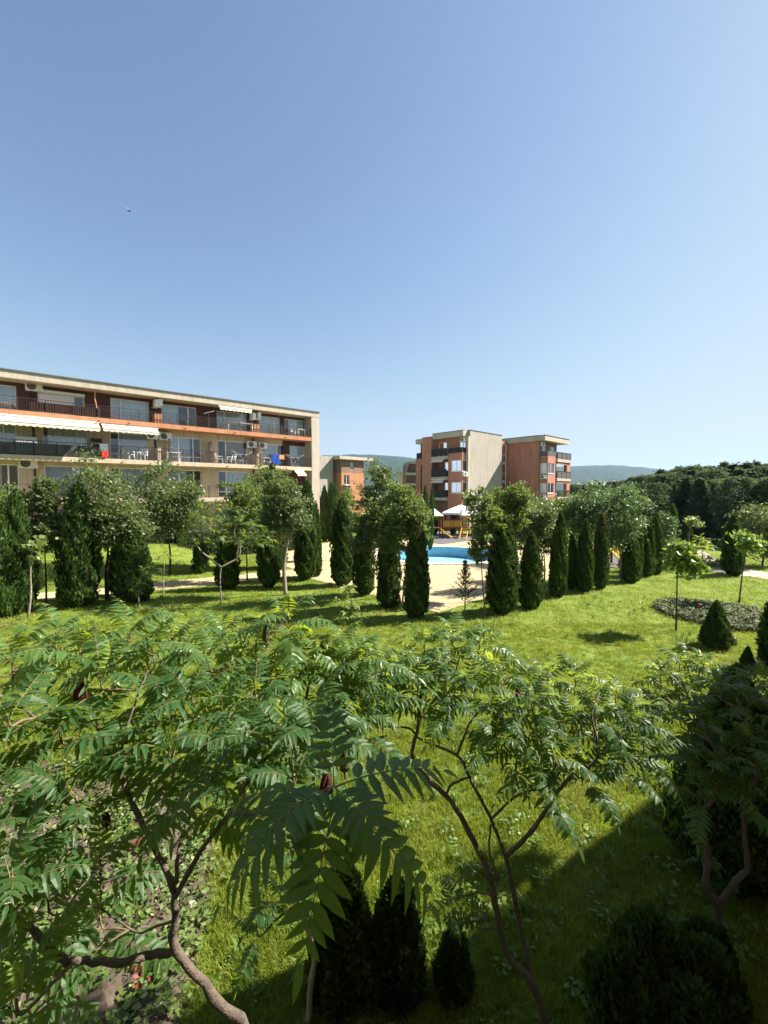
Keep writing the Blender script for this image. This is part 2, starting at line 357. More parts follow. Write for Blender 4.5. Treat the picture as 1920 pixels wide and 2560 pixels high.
def tree(name, label, cat, base, top, crowns, seed, leafm='ash', n=5000, size=.10, trunk=None, r0=.06, bark='bark_dark', group=None, twigs=110, spread=.18, limbs=9, aspect=.5, mix=None, up=.35, sub=None):
    """crowns: (cx, cy, cz, rx, ry, rz) in metres relative to the base; trunk: points relative to the base"""
    rs = np.random.RandomState(seed)
    root = thing(name, label, cat, base, 0, group)
    zc = min(c[2] - c[5] * .4 for c in crowns)
    tp = trunk or [(0, 0, -.05), (rs.normal(0, .03), rs.normal(0, .03), zc * .5), (crowns[0][0] * .6, crowns[0][1] * .6, zc), (crowns[0][0], crowns[0][1], crowns[0][2] + crowns[0][5] * .5)]
    tp = smooth_path(tp, 4); k = len(tp)
    mb = MB(); mb.tube(tp, [r0 * (1 - .8 * i / (k - 1)) for i in range(k)], 7)
    vol = np.array([c[3] * c[4] * c[5] for c in crowns]) ** .67; vol /= vol.sum()
    T = []
    for c, w in zip(crowns, vol):
        m = max(3, int(twigs * w)); d = rand_dirs(rs, m); q = rs.uniform(.12, 1, m) ** .42
        q *= 1 + .16 * np.sin(d[:, 0] * 5 + seed) * np.cos(d[:, 2] * 6 + seed * 1.7) + rs.normal(0, .13, m); q = np.where(rs.uniform(0, 1, m) < .1, q * 1.16, q)
        T.append(np.array(c[:3]) + d * q[:, None] * np.array(c[3:]))
    T = np.concatenate(T)
    for i in rs.choice(len(T), min(limbs, len(T)), replace=False):
        e = Vector(T[i]); j = min(range(k), key=lambda q: abs(tp[q].z - (e.z - .55 * (Vector((e.x, e.y, 0)) - Vector((tp[q].x, tp[q].y, 0))).length)) + .1 * (tp[q] - e).length)
        s = tp[j]; md = (s + e) / 2 + Vector((0, 0, -.06 * (e - s).length)); rr = r0 * (1 - .8 * j / (k - 1)) * .5
        mb.tube(smooth_path([s, md, e], 3), [rr * (1 - .85 * q / 6) for q in range(7)], 5, cap=False)
    mb.build('trunk', M[bark], root, smooth=True)
    per = max(1, int(n * (1.3 if n > 900 else 1)) // len(T)); VV, FF, AA = [], [], []
    cl = rs.choice(len(T), len(T) * per); off3 = rs.normal(0, 1, (len(cl), 3)) * np.array([1, 1, .62])
    sc = spread * (np.array([c[3] for c in crowns]).max()) * rs.uniform(.6, 1.25, len(T))
    size *= 1.38; P = T[cl] + off3 * sc[cl][:, None]
    P[:, 2] = np.maximum(P[:, 2], .15)
    D = rand_dirs(rs, len(P)); D[:, 2] -= .25; D /= np.linalg.norm(D, axis=1, keepdims=True)
    V, Fq = leaf_quads(rs, P, size, aspect=aspect, D=D, up=up)
    a = np.clip(rs.uniform(0, 1, len(T))[cl] * .45 + rs.uniform(0, 1, len(P)) * .55, 0, 1)
    mats = [M[leafm]]; mi = None
    if mix:
        mats.append(M[mix[0]]); q = np.array(mix[1]); mi = ((np.linalg.norm((P - q) / np.array(mix[2]), axis=1) + rs.normal(0, .15, len(P))) < 1).astype(int)
    link('crown', np_mesh('crown', V, Fq, mats, a, mi=mi), root)
    return root

# ------------------------------------------------------------------ compound leaves
LT = [0, .10, .38, .72, 1.0]; LW = [0, .62, 1.0, .62, 0]
def leaflet(L, W, droop=.25, fold=.35, tw=0.0):
    """a lance-shaped leaflet folded along its midrib, base at the origin, pointing +X"""
    mid = [Vector((t * L, 0, -droop * L * t * t)) for t in LT]
    v = list(mid); e = {}
    for s in (1, -1):
        for i in (1, 2, 3):
            w = LW[i] * W / 2; a = tw * LT[i]
            e[(s, i)] = len(v); v.append(mid[i] + Vector((-.03 * L, s * w * math.cos(a), fold * w + s * w * math.sin(a))))
    f = []
    for s in (1, -1):
        q = [(0, 1, e[(s, 1)]), (1, 2, e[(s, 2)], e[(s, 1)]), (2, 3, e[(s, 3)], e[(s, 2)]), (3, 4, e[(s, 3)])]
        f += [x if s == -1 else tuple(reversed(x)) for x in q]
    return v, f

LEAFLETS = []
def frond_plan(rs, L=.46, pairs=9, a0=.5, a1=-.7, ll=.118, seed=0, hang=.38):
    """stalk points and leaflet placements (matrix, size) of one compound leaf growing along +X"""
    N_ = 14; pts = [Vector((0, 0, 0))]; bend = rs.uniform(-.25, .25); h = 0
    for i in range(N_):
        a = a0 + (a1 - a0) * ((i + .5) / N_) ** 1.15; h += bend / N_
        pts.append(pts[-1] + Vector((math.cos(a) * math.cos(h), math.cos(a) * math.sin(h), math.sin(a))) * L / N_)
    out = []
    def frame(s):
        x = s * N_; i = min(int(x), N_ - 1); p = pts[i].lerp(pts[i + 1], x - i); t = (pts[i + 1] - pts[i]).normalized()
        sidev = Vector((0, 0, 1)).cross(t).normalized(); return p, t, sidev, t.cross(sidev)
    for k in range(pairs):
        s = .20 + .77 * k / pairs
        p, t, sv, n = frame(s); q = (k + .5) / pairs
        size = ll * (.62 + .5 * math.sin(math.pi * min(q * .92 + .12, 1))) * rs.uniform(.9, 1.1)
        for sg in (1, -1):
            th = R(82 - 42 * q + rs.uniform(-7, 7)); dn = rs.uniform(.02, hang)
            d = (t * math.cos(th) + sv * sg * math.sin(th) - n * dn).normalized()
            nn = (n + sv * sg * -.12 + t * rs.uniform(-.1, .25)).normalized()
            y = nn.cross(d).normalized(); nn = d.cross(y)
            p2 = p + t * rs.uniform(-.004, .004)
            out.append((Matrix(((d.x, y.x, nn.x, p2.x), (d.y, y.y, nn.y, p2.y), (d.z, y.z, nn.z, p2.z), (0, 0, 0, 1))), size))
    p, t, sv, n = frame(.999)
    out.append((Matrix(((t.x, sv.x, n.x, p.x), (t.y, sv.y, n.y, p.y), (t.z, sv.z, n.z, p.z), (0, 0, 0, 1))), ll * .8))
    return pts, out

def frond_mesh(rs, name, mats, **kw):
    pts, pl = frond_plan(rs, **kw); mb = MB()
    mb.tube(pts[::2], [.0034 * (1 - .75 * i / 7) for i in range(8)], 4, cap=False); nst = len(mb.f)
    for mtx, size in pl:
        if rs.uniform() < .035: continue                      # a leaflet lost
        size *= rs.uniform(.78, 1.12); curl = rs.uniform() < .08
        v, f = leaflet(size, size * rs.uniform(.27, .37), rs.uniform(.5, .9) if curl else rs.uniform(.05, .42), rs.uniform(.4, .9) if curl else rs.uniform(.1, .45), rs.uniform(-.4, .4))
        o = len(mb.v); mb.v += [tuple(mtx @ x) for x in v]; mb.f += [tuple(o + i for i in q) for q in f]
    mi = [1] * nst + [0] * (len(mb.f) - nst)
    me = np_mesh(name, mb.v, mb.f, mats, smooth=False, mi=mi); return me

_rs = np.random.RandomState(5)
def frond_set(leafm, n=6, **kw):
    out = []
    for i in range(n):
        k = dict(L=_rs.uniform(.40, .52), pairs=int(_rs.randint(8, 12)), a0=_rs.uniform(.25, .7), a1=_rs.uniform(-1.1, -.35), ll=.118); k.update(kw)
        out.append(frond_mesh(_rs, 'leaf', [M[leafm], M['rachis']], **k))
    return out
FR = frond_set('sumac', 14); FRP = frond_set('sumac_sunlit', 9); FRY = frond_set('sumac_young', 3, L=.24, pairs=8, a0=.9, a1=-.2, ll=.065)
LFT = []
for i in range(4):
    v, f = leaflet(.1, .1 * (.30 + .02 * i), .08 + .06 * i, .18 + .08 * i, -.15 + .1 * i); nf = len(f)
    for q in range(4):                      # the pale midrib stands proud on the upper face
        w0, w1 = .0014 * (1 - .22 * q), .0014 * (1 - .22 * (q + 1)); k = len(v)
        v += [v[q] + Vector((0, w0, .0016)), v[q] + Vector((0, -w0, .0016)), v[q + 1] + Vector((0, -w1, .0016)), v[q + 1] + Vector((0, w1, .0016))]; f.append((k + 3, k + 2, k + 1, k))
    LFT.append(np_mesh('leaflet', [tuple(x) for x in v], f, [M['sumac'], M['midrib']], smooth=False, mi=[0] * nf + [1] * 4))

def aim(d, roll=0.0):
    """rotation whose +X points along d with +Z as far up as it can be"""
    d = d.normalized(); z = Vector((0, 0, 1)); y = z.cross(d)
    y = Vector((0, 1, 0)) if y.length < 1e-3 else y.normalized()
    m = Matrix((d, y, d.cross(y))).transposed()
    return m @ Matrix.Rotation(roll, 3, 'X')

class Sumac:
    def __init__(s, label, base, seed, group='sumac trees in the lawn below'):
        s.root = thing('sumac_tree', label, 'tree', base, 0, group); s.base = Vector(base)
        s.rn = random.Random(seed); s.rs = np.random.RandomState(seed); s.nodes = []; s.nl = 0
    def limb(s, pts, r0, r1, name='branch', bark='bark_sumac', n=8, knots=True):
        P = smooth_path([Vector(p) - s.base for p in pts], 5); k = len(P)
        rad = [r0 + (r1 - r0) * i / (k - 1) for i in range(k)]
        if knots: rad = [q * (1 + s.rn.uniform(-.10, .14)) for q in rad]; P = [p + Vector((s.rn.uniform(-1, 1), s.rn.uniform(-1, 1), s.rn.uniform(-1, 1))) * r1 * .35 for p in P]
        MB().tube(P, rad, n).build(name, M[bark], s.root, smooth=True)
        s.nodes += [(p, q) for p, q in zip(P, rad)]
    def frond(s, p, d, scale, pool, roll=0.0):
        o = link('leaf', s.rn.choice(pool), s.root)
        o.matrix_local = Matrix.Translation(p) @ (aim(d, roll).to_4x4()) @ Matrix.Scale(scale, 4); s.nl += 1
    def big_frond(s, p, d, scale, roll=0.0, L=.48, pairs=9, a0=.35, a1=-.8, ll=.125):
        """a leaf near the eye: its stalk is the part and every leaflet a sub-part"""
        pts, pl = frond_plan(s.rs, L=L, pairs=pairs, a0=a0, a1=a1, ll=ll, hang=.16)
        mb = MB(); mb.tube(pts[::2], [.0034 * (1 - .75 * i / 7) for i in range(8)], 5, cap=False)
        o = mb.build('leaf', M['rachis'], s.root, smooth=True)
        o.matrix_local = Matrix.Translation(p) @ (aim(d, roll).to_4x4()) @ Matrix.Scale(scale, 4); s.nl += 1
        for mtx, size in pl:
            c = link('leaflet', s.rn.choice(LFT), o); c.matrix_local = mtx @ Matrix.Scale(size / .1, 4)
    def tip(s, p, n=8, size=1.0, pool=None, young=True, twig=True, big=0, el=(-.25, .95), axis=None, az0=None, azs=None):
        """a shoot end with its whorl of leaves"""
        p = Vector(p) - s.base; rn = s.rn; pool = pool or FR
        if twig and s.nodes:
            q, rq = min(s.nodes, key=lambda x: (x[0] - p).length + max(0, x[0].z - p.z + .1) * 3)
            ln = (q - p).length
            if ln > .05:
                up = Vector((0, 0, 1)); m1 = q.lerp(p, .45) + Vector((rn.uniform(-.07, .07), rn.uniform(-.07, .07), -.10)) * ln; m2 = p - up * min(.2, ln * .3) + (q - p) * .08
                P = smooth_path([q, m1, m2, p], 4); k = len(P); ra = min(rq, .006 + .012 * ln)
                MB().tube(P, [ra + (.006 - ra) * i / (k - 1) for i in range(k)], 6).build('branch', M['twig'], s.root, smooth=True)
                s.nodes += [(x, .008) for x in P[k // 2:]]
        a0 = rn.uniform(0, 6.28)
        for i in range(n):
            f = i / max(n - 1, 1); az = a0 + i * 2.4 + rn.uniform(-.25, .25)
            if azs: az = az0 + azs * (f - .5) + rn.uniform(-.2, .2)
            e = el[0] + (el[1] - el[0]) * f ** .9 + rn.uniform(-.12, .12)
            d = Vector((math.cos(az) * math.cos(e), math.sin(az) * math.cos(e), math.sin(e)))
            if axis: d = (d + Vector(axis) * .5).normalized()
            sc = size * (1.08 - .38 * f) * rn.uniform(.88, 1.1); st = p - Vector((0, 0, 1)) * (.16 * (1 - f)) * size
            if i < big: s.big_frond(st, d, sc, rn.uniform(-.3, .3))
            else: s.frond(st, d, sc, pool, rn.uniform(-.35, .35))
        if young and rn.random() < .4:
            for i in range(1): s.frond(p, Vector((rn.uniform(-.5, .5), rn.uniform(-.5, .5), 1)), size * rn.uniform(.7, 1.1), FRY)
    def fruit(s, p, h=.15, r=.028, m='fruit', lean=(0, 0)):
        p = Vector(p) - s.base; rs = s.rs; mb = MB(); n = 10; prof = [(0.004, -.03), (.005, 0), (r * .75, .012), (r, h * .25), (r * .95, h * .5), (r * .7, h * .78), (r * .35, h * .95), (.002, h)]
        mb.lathe(prof, n); mb.v = [(x * (1 + rs.uniform(-.22, .22)), y * (1 + rs.uniform(-.22, .22)), z + rs.uniform(-.006, .006)) for x, y, z in mb.v]
        mb.build('fruit_cone', M[m], s.root, loc=p, rot=(lean[0], lean[1], 0))

# ------------------------------------------------------------------ building pieces
def holed_wall(mb, o, du, dn, u0, u1, z0, z1, holes, depth=.16):
    """a wall face in the plane through o along du (outward dn) with real openings and reveals"""
    o, du, dn = Vector(o), Vector(du), Vector(dn); up = Vector((0, 0, 1))
    P = lambda u, z, d=0.0: o + du * u + up * z - dn * d
    us = sorted({u0, u1} | {h for q in holes for h in q[:2] if u0 < h < u1}); zs = sorted({z0, z1} | {h for q in holes for h in q[2:4] if z0 < h < z1})
    for i in range(len(us) - 1):
        for j in range(len(zs) - 1):
            uc, zc = (us[i] + us[i + 1]) / 2, (zs[j] + zs[j + 1]) / 2
            if any(a < uc < b and c < zc < d for a, b, c, d in holes): continue
            mb.quad(P(us[i], zs[j]), P(us[i + 1], zs[j]), P(us[i + 1], zs[j + 1]), P(us[i], zs[j + 1]))
    for a, b, c, d in holes:
        for x in (a, b): mb.quad(P(x, c), P(x, c, depth), P(x, d, depth), P(x, d))
        for z in (c, d): mb.quad(P(a, z), P(b, z), P(b, z, depth), P(a, z, depth))

def window(parent, o, du, dn, h, splits=(), hbar=None, curtain='curtain', depth=.10, fr=.065, cover=(0, 1), name='window', fmat='white', label=None, panes=True, cheight=1.0):
    """frame with its panes and curtain as sub-parts, set into the opening h = (u0, u1, z0, z1)"""
    o, du, dn = Vector(o), Vector(du), Vector(dn); up = Vector((0, 0, 1)); u0, u1, z0, z1 = h
    P = lambda u, z, d: o + du * u + up * z - dn * d
    g = .003; u0 += g; u1 -= g; z0 += g; z1 -= g; mb = MB(); th = .055
    def fbar(a, b, c, d):
        n = len(mb.v)
        for dd in (depth, depth + th): mb.v += [tuple(P(a, c, dd)), tuple(P(b, c, dd)), tuple(P(b, d, dd)), tuple(P(a, d, dd))]
        mb.f.extend([tuple(n + i for i in q) for q in ((0, 1, 2, 3), (7, 6, 5, 4), (0, 4, 5, 1), (1, 5, 6, 2), (2, 6, 7, 3), (3, 7, 4, 0))])
    xs = [u0] + [u0 + (u1 - u0) * s for s in splits] + [u1]
    fbar(u0, u0 + fr, z0, z1); fbar(u1 - fr, u1, z0, z1); fbar(u0 + fr, u1 - fr, z1 - fr, z1); fbar(u0 + fr, u1 - fr, z0, z0 + fr)
    for x in xs[1:-1]: fbar(x - fr * .6, x + fr * .6, z0 + fr, z1 - fr)
    for i in range(len(xs) - 1):
        if hbar and (hbar[0] is None or i in hbar[0]):
            zb = z0 + (z1 - z0) * hbar[1]; fbar(xs[i] + fr, xs[i + 1] - fr, zb - .035, zb + .035)
    w = mb.build(name, M[fmat], parent)
    if label: w['label'] = label
    for i in range(len(xs) - 1):
        a, b = xs[i] + .04, xs[i + 1] - .04
        MB().quad(P(a, z0 + .04, depth + .03), P(b, z0 + .04, depth + .03), P(b, z1 - .04, depth + .03), P(a, z1 - .04, depth + .03)).build('pane', M['glass'], w)
    if curtain:
        c0, c1 = u0 + (u1 - u0) * cover[0] + .03, u0 + (u1 - u0) * cover[1] - .03; k = max(8, int((c1 - c0) / .05)); mb = MB()
        zt = z1 - .02; zb = zt - (zt - z0 - .03) * cheight
        for i in range(k + 1):
            dd = depth + .10 + .028 * math.sin(i * 1.9) + .014 * math.sin(i * .7); u = c0 + (c1 - c0) * i / k
            mb.v += [tuple(P(u, zb, dd)), tuple(P(u, zt, dd))]
        mb.f = [(2 * i, 2 * i + 2, 2 * i + 3, 2 * i + 1) for i in range(k)]
        mb.build('curtain', M[curtain], w, smooth=True)
    return w

def railing(parent, o, du, L, h, step=.13, posts=1.2, style='plain', name='railing', m='rail', low=.08, bar=.018):
    o, du = Vector(o), Vector(du); up = Vector((0, 0, 1)); mb = MB(); P = lambda u, z: o + du * u + up * z
    mb.bar(P(0, h), P(L, h), .045, .03); mb.bar(P(0, low), P(L, low), .025)
    if style == 'grid': mb.bar(P(0, h - .16), P(L, h - .16), .02)
    k = max(1, round(L / posts))
    for i in range(k + 1): mb.bar(P(L * i / k, 0), P(L * i / k, h), .04)
    top = h - .16 if style == 'grid' else h
    n = max(1, int(L / step))
    for i in range(n):
        u = (i + .5) * L / n; c = (u * k / L) % 1; seg = int(u * k / L)
        if style == 'diag' and seg % 2 == 1:
            ua = u; ub = u + (.62 if c < .5 else -.62); mb.bar(P(ua, low), P(min(max(ub, 0), L), top - .05), bar)
        else: mb.bar(P(u, low), P(u, top), bar)
    if style == 'grid':
        for i in range(0, n - 3, 4):
            u = (i + .5) * L / n; mb.bar(P(u, low + .28), P(u + 1.5 * L / n, low + .28), bar); mb.bar(P(u + L / n, low + .46), P(u + 3 * L / n, low + .46), bar)
    return mb.build(name, M[m], parent)

def ac_unit(label, loc, rz, big=1.0):
    t = thing('air_conditioner', label, 'air conditioner', loc, rz, 'air conditioners on the walls')
    w, d, h = .80 * big, .28, .54 * big; mb = MB(); mb.box(-w / 2, w / 2, -d, 0, 0, h); mb.box(w / 2, w / 2 + .05, -d * .7, -d * .2, .05, .25)
    mb.build('casing', M['white'], t)
    mb = MB(); r = h * .41; c = (-w * .14, -d - .012, h / 2)
    pts = [(c[0] + r * math.cos(a * math.pi / 12), -d - .012, c[2] + r * math.sin(a * math.pi / 12)) for a in range(24)]
    mb.quad(*pts); mb.quad(*[(x, -d + .001, z) for x, _, z in reversed(pts)])
    for i in range(24): a, b = pts[i], pts[(i + 1) % 24]; mb.quad(a, (a[0], -d, a[2]), (b[0], -d, b[2]), b)
    g = mb.build('fan_grille', M['grille'], t)
    mb = MB()
    for q in (1, .66, .33):
        rr = r * q
        for i in range(16):
            a, b = 2 * math.pi * i / 16, 2 * math.pi * (i + 1) / 16
            mb.bar((c[0] + rr * math.cos(a), -d - .02, c[2] + rr * math.sin(a)), (c[0] + rr * math.cos(b), -d - .02, c[2] + rr * math.sin(b)), .012)
    mb.build('guard_ring', M['dirtywhite'], g)
    mb = MB()
    for x in (-w * .35, w * .35): mb.bar((x, .1, -.02), (x, -d, -.02), .03)
    mb.build('bracket', M['dirtywhite'], t); return t

def awning(label, loc, rz, L, out, drop, val=.2, n=None, group='awnings over the balconies'):
    """sloping cloth with a scalloped valance, a head box and folding arms; runs along local x from 0 to L, wall side y = 0"""
    t = thing('awning', label, 'awning', loc, rz, group)
    k = n or max(6, int(L / .32)) ; mb = MB(); m = k * 4
    for i in range(m + 1):
        u = L * i / m; sag = .02 * math.sin(i * 1.57)
        mb.v += [(u, 0, 0), (u, -out * .5, -drop * .5 - .015), (u, -out, -drop)]
    for i in range(m):
        for j in range(2): a = i * 3 + j; mb.f.append((a, a + 3, a + 4, a + 1))
    c = mb.build('cloth', M['awning'], t, smooth=True)
    mb = MB()
    for i in range(m + 1):
        u = L * i / m; s = abs(math.sin(math.pi * i / 4))
        mb.v += [(u, -out, -drop - .02), (u, -out - .01, -drop - val * (.72 + .28 * s))]
    mb.f = [(2 * i, 2 * i + 2, 2 * i + 3, 2 * i + 1) for i in range(m)]
    mb.build('valance', M['awning'], t)
    mb = MB(); mb.box(-.04, L + .04, -.12, -.002, .0, .10); mb.build('head_box', M['dirtywhite'], t)
    mb = MB(); mb.bar((0, -out, -drop - .012), (L, -out, -drop - .012), .05)
    mb.build('front_bar', M['dirtywhite'], t)
    for u in (.15 * L, .85 * L):
        MB().bar((u, -.05, -.05), (u, -out + .02, -drop - .04), .035).build('arm', M['dirtywhite'], t)
    return t

def plastic_chair(label, loc, rz, sc=1.0):
    t = thing('garden_chair', label, 'chair', loc, rz, 'white plastic chairs on the balconies'); w = .25
    MB().box(-w, w, -.22, .22, .40, .43).build('seat', M['white'], t)
    mb = MB(); mb.bar((-w, .22, .43), (-w + .03, .33, .85), .04); mb.bar((w, .22, .43), (w - .03, .33, .85), .04); mb.bar((-w, .33, .84), (w, .33, .84), .05)
    for i in range(4): x = -w + .1 + i * .1; mb.bar((x, .23, .43), (x, .32, .83), .045, .012)
    mb.build('backrest', M['white'], t)
    for x in (-1, 1):
        for y in (-1, 1): MB().bar((x * (w + .03), y * .25, 0), (x * (w - .02), y * .2, .40), .045).build('leg', M['white'], t)
        mb = MB(); mb.bar((x * (w + .02), -.2, .62), (x * (w + .0), .26, .64), .05, .03); mb.bar((x * (w + .02), -.18, .42), (x * (w + .02), -.2, .62), .035); mb.build('armrest', M['white'], t)
    return t

def plastic_table(label, loc, rz, L=1.1, W=.7):
    t = thing('garden_table', label, 'table', loc, rz)
    MB().box(-L / 2, L / 2, -W / 2, W / 2, .69, .73).build('table_top', M['white'], t)
    for x in (-1, 1):
        for y in (-1, 1): MB().bar((x * (L / 2 - .06), y * (W / 2 - .06), 0), (x * (L / 2 - .1), y * (W / 2 - .1), .69), .055).build('leg', M['white'], t)
    return t

def drying_rack(label, loc, rz):
    t = thing('drying_rack', label, 'clothes rack', loc, rz); mb = MB()
    for y in (-.25, .25):
        mb.bar((-.35, y, 0), (.3, y, .85), .022); mb.bar((.35, y, 0), (-.3, y, .85), .022)
    mb.bar((-.35, -.25, 0), (-.35, .25, 0), .02); mb.bar((.35, -.25, 0), (.35, .25, 0), .02); mb.build('legs', M['dirtywhite'], t).name = 'leg_frame'
    mb = MB()
    for y in (-.25, .25): mb.bar((-.3, y, .86), (.3, y, .86), .02)
    for i in range(8): x = -.3 + i * .6 / 7; mb.bar((x, -.25, .86), (x, .25, .86), .01)
    mb.build('line_frame', M['dirtywhite'], t)
    for s in (-1, 1):
        mb = MB()
        for y in (-.25, .25): mb.bar((s * .3, y, .86), (s * .85, y, 1.12), .02)
        for i in range(1, 6): mb.bar((s * (.3 + .11 * i), -.25, .86 + .052 * i), (s * (.3 + .11 * i), .25, .86 + .052 * i), .01)
        mb.build('wing', M['dirtywhite'], t)
    return t

def hung_cloth(name, label, cat, loc, rz, w, h, m, seed=0, group=None):
    rs = np.random.RandomState(seed); mb = MB(); nx, nz = 9, 7
    for side in (1, -1):
        b0 = len(mb.v)
        for j in range(nz):
            for i in range(nx):
                z = -h * (j / (nz - 1)) * (1 if side == 1 else .6) + (rs.uniform(-.02, .02) if j == nz - 1 else 0)
                mb.v.append((w * (i / (nx - 1) - .5) * (1 - .06 * j / nz), -side * (.012 + .03 * j / nz + .022 * math.sin(i * 1.8 + j * .4 + seed)), z + .012))
        for j in range(nz - 1):
            for i in range(nx - 1): a = b0 + j * nx + i; mb.f.append((a, a + 1, a + nx + 1, a + nx))
    o = mb.build(name, m, None, smooth=True, loc=loc, rot=(0, 0, rz)); return tag(o, label, cat, group)
# ------------------------------------------------------------------ the setting: ground, pool deck, paths, hills, haze
BD = Vector((math.sin(R(47)), math.cos(R(47)), 0)); AD = Vector((-BD.y, BD.x, 0)); RZ = math.atan2(BD.y, BD.x)
PC = Vector((4.6, 34.3, 0)); PRX, PRY = 5.0, 4.6            # pool centre and half axes
NSEG = 96
def ell(a, k=0.0): return Vector((PC.x + (PRX + k) * math.cos(a), PC.y + (PRY + k) * math.sin(a), 0))
ANG = [2 * math.pi * i / NSEG for i in range(NSEG)]

gm = mat('lawn_soil', (.10, .165, .022), (.185, .225, .04), .95, .15, .9, bump=.8, bscale=25, pos=True, lo=.3, hi=.7)
mb = MB(); rings = [0, .6, 1.5, 3, 6, 10, 15, 22, 32, 50, 80, 130, 220, 400, 700, 1200, 2200, 3800, 5800]
for k in rings:
    for a in ANG: p = ell(a, k); mb.v.append((p.x, p.y, 0))
for i in range(len(rings) - 1):
    for j in range(NSEG):
        a, b = i * NSEG + j, i * NSEG + (j + 1) % NSEG; mb.f.append((a, a + NSEG, b + NSEG, b))
gmesh = mb.mesh('ground', gm); ground_o = link('ground', gmesh); ground_o['kind'] = 'structure'

def poly_ray(poly, a):
    d = Vector((math.cos(a), math.sin(a))); best = 1e9
    for i in range(len(poly)):
        p, q = Vector(poly[i][:2]) - PC.xy, Vector(poly[(i + 1) % len(poly)][:2]) - PC.xy; e = q - p
        den = d.x * e.y - d.y * e.x
        if abs(den) < 1e-9: continue
        t = (p.x * e.y - p.y * e.x) / den; u = (p.x * d.y - p.y * d.x) / den
        if t > 0 and -1e-6 <= u <= 1 + 1e-6: best = min(best, t)
    return PC + Vector((d.x, d.y, 0)) * best
C0 = Vector((2.3, 17.6, 0))
deck_poly = [C0, C0 + BD * 23, C0 + BD * 23 + AD * 21, C0 + AD * 24 + BD * 12, C0 + AD * 19 + BD * 2, C0 + AD * 9.9]
mb = MB()
for a in ANG: mb.v.append(tuple(ell(a, .0) + Vector((0, 0, .012))))
for a in ANG: mb.v.append(tuple(poly_ray(deck_poly, a) + Vector((0, 0, .012))))
for j in range(NSEG): b = (j + 1) % NSEG; mb.f.append((j, NSEG + j, NSEG + b, b))
deck = mb.build('pool_deck', M['joint']); deck['kind'] = 'structure'

def clip(poly, n, c):
    out = []
    for i in range(len(poly)):
        p, q = poly[i], poly[(i + 1) % len(poly)]; a, b = p[0] * n[0] + p[1] * n[1] - c, q[0] * n[0] + q[1] * n[1] - c
        if a <= 0: out.append(p)
        if a * b < 0: t = a / (a - b); out.append((p[0] + (q[0] - p[0]) * t, p[1] + (q[1] - p[1]) * t))
    return out
def paving(owner, inside, bounds, size, ang, material, focus, n_parts, z=.012, th=.016, seed=1, gap=.02):
    """square pavers with open joints: the ones that show largest are parts, the rest of them one part"""
    rs = np.random.RandomState(seed); ca, sa = math.cos(ang), math.sin(ang); cells = []
    x0, x1, y0, y1 = bounds
    for i in range(int(x0 / size), int(x1 / size) + 1):
        for j in range(int(y0 / size), int(y1 / size) + 1):
            u, v = (i + .5) * size, (j + .5) * size; x, y = u * ca - v * sa, u * sa + v * ca
            if inside(x, y): cells.append((math.hypot(x - focus[0], y - focus[1]), x, y))
    cells.sort(); h = size / 2 - gap / 2; c = .008
    def tile_mb(mb, x, y, dz, full=False):
        n = len(mb.v)
        for hh, zz in ((h, 0), (h, th - c * .6), (h - c, th)):
            for sx, sy in ((-1, -1), (1, -1), (1, 1), (-1, 1)): X, Y = sx * hh, sy * hh; mb.v.append((x + X * ca - Y * sa, y + X * sa + Y * ca, z + zz + dz))
        for q in range(2):
            for k in range(4): a, b = n + q * 4 + k, n + q * 4 + (k + 1) % 4; mb.f.append((a, b, b + 4, a + 4))
        mb.f.append(tuple(n + 8 + k for k in range(4)))
    t = MB(); tile_mb(t, 0, 0, -z); me = t.mesh('tile', material)
    for d, x, y in cells[:n_parts]: link('tile', me, owner, (x, y, z + rs.uniform(-.002, .002)))
    if cells[n_parts:]:
        t = MB()
        for d, x, y in cells[n_parts:]: tile_mb(t, x, y, rs.uniform(-.002, .002))
        o = t.build('paving', material, owner); o['kind'] = 'stuff'
def in_poly(poly):
    P = [(p[0], p[1]) for p in poly]
    def f(x, y):
        r = False
        for i in range(len(P)):
            (a, b), (c, d) = P[i], P[i - 1]
            if (b > y) != (d > y) and x < (c - a) * (y - b) / (d - b) + a: r = not r
        return r
    return f
dp = in_poly(deck_poly)
paving(deck, lambda x, y: dp(x, y) and ((x - PC.x) / (PRX + .55)) ** 2 + ((y - PC.y) / (PRY + .55)) ** 2 > 1, (-5, 45, -5, 60), .33, RZ, M['tile'], (2.9, 20), 300)

# pool: mosaic wall and floor, coping stones, water standing low
pool = thing('swimming_pool', 'round blue mosaic swimming pool half filled, sunk in the cream deck', 'pool', (PC.x, PC.y, 0))
def mosaic(name, c1, c2, c3):
    m, nt, N, L = _nt(name); out = N('ShaderNodeOutputMaterial'); p = N('ShaderNodeBsdfPrincipled'); L(p.outputs[0], out.inputs[0])
    tc = N('ShaderNodeTexCoord'); v = N('ShaderNodeTexVoronoi'); v.inputs['Scale'].default_value = 9; L(tc.outputs['Object'], v.inputs['Vector'])
    cr = N('ShaderNodeValToRGB'); e = cr.color_ramp.elements; e[0].color = (*c1, 1); e[1].color = (*c2, 1); x = e.new(.55); x.color = (*c3, 1)
    sp = N('ShaderNodeSeparateColor'); L(v.outputs['Color'], sp.inputs[0]); L(sp.outputs[0], cr.inputs[0]); L(cr.outputs[0], p.inputs['Base Color'])
    p.inputs['Roughness'].default_value = .35; return m
mw = mosaic('blue_mosaic', (.12, .33, .50), (.26, .50, .64), (.17, .40, .57)); mf = mosaic('light_blue_mosaic', (.34, .66, .76), (.52, .80, .86), (.42, .72, .82))
mb = MB()
for z in (-.93, .03):
    for a in ANG: p = ell(a) - PC; mb.v.append((p.x, p.y, z))
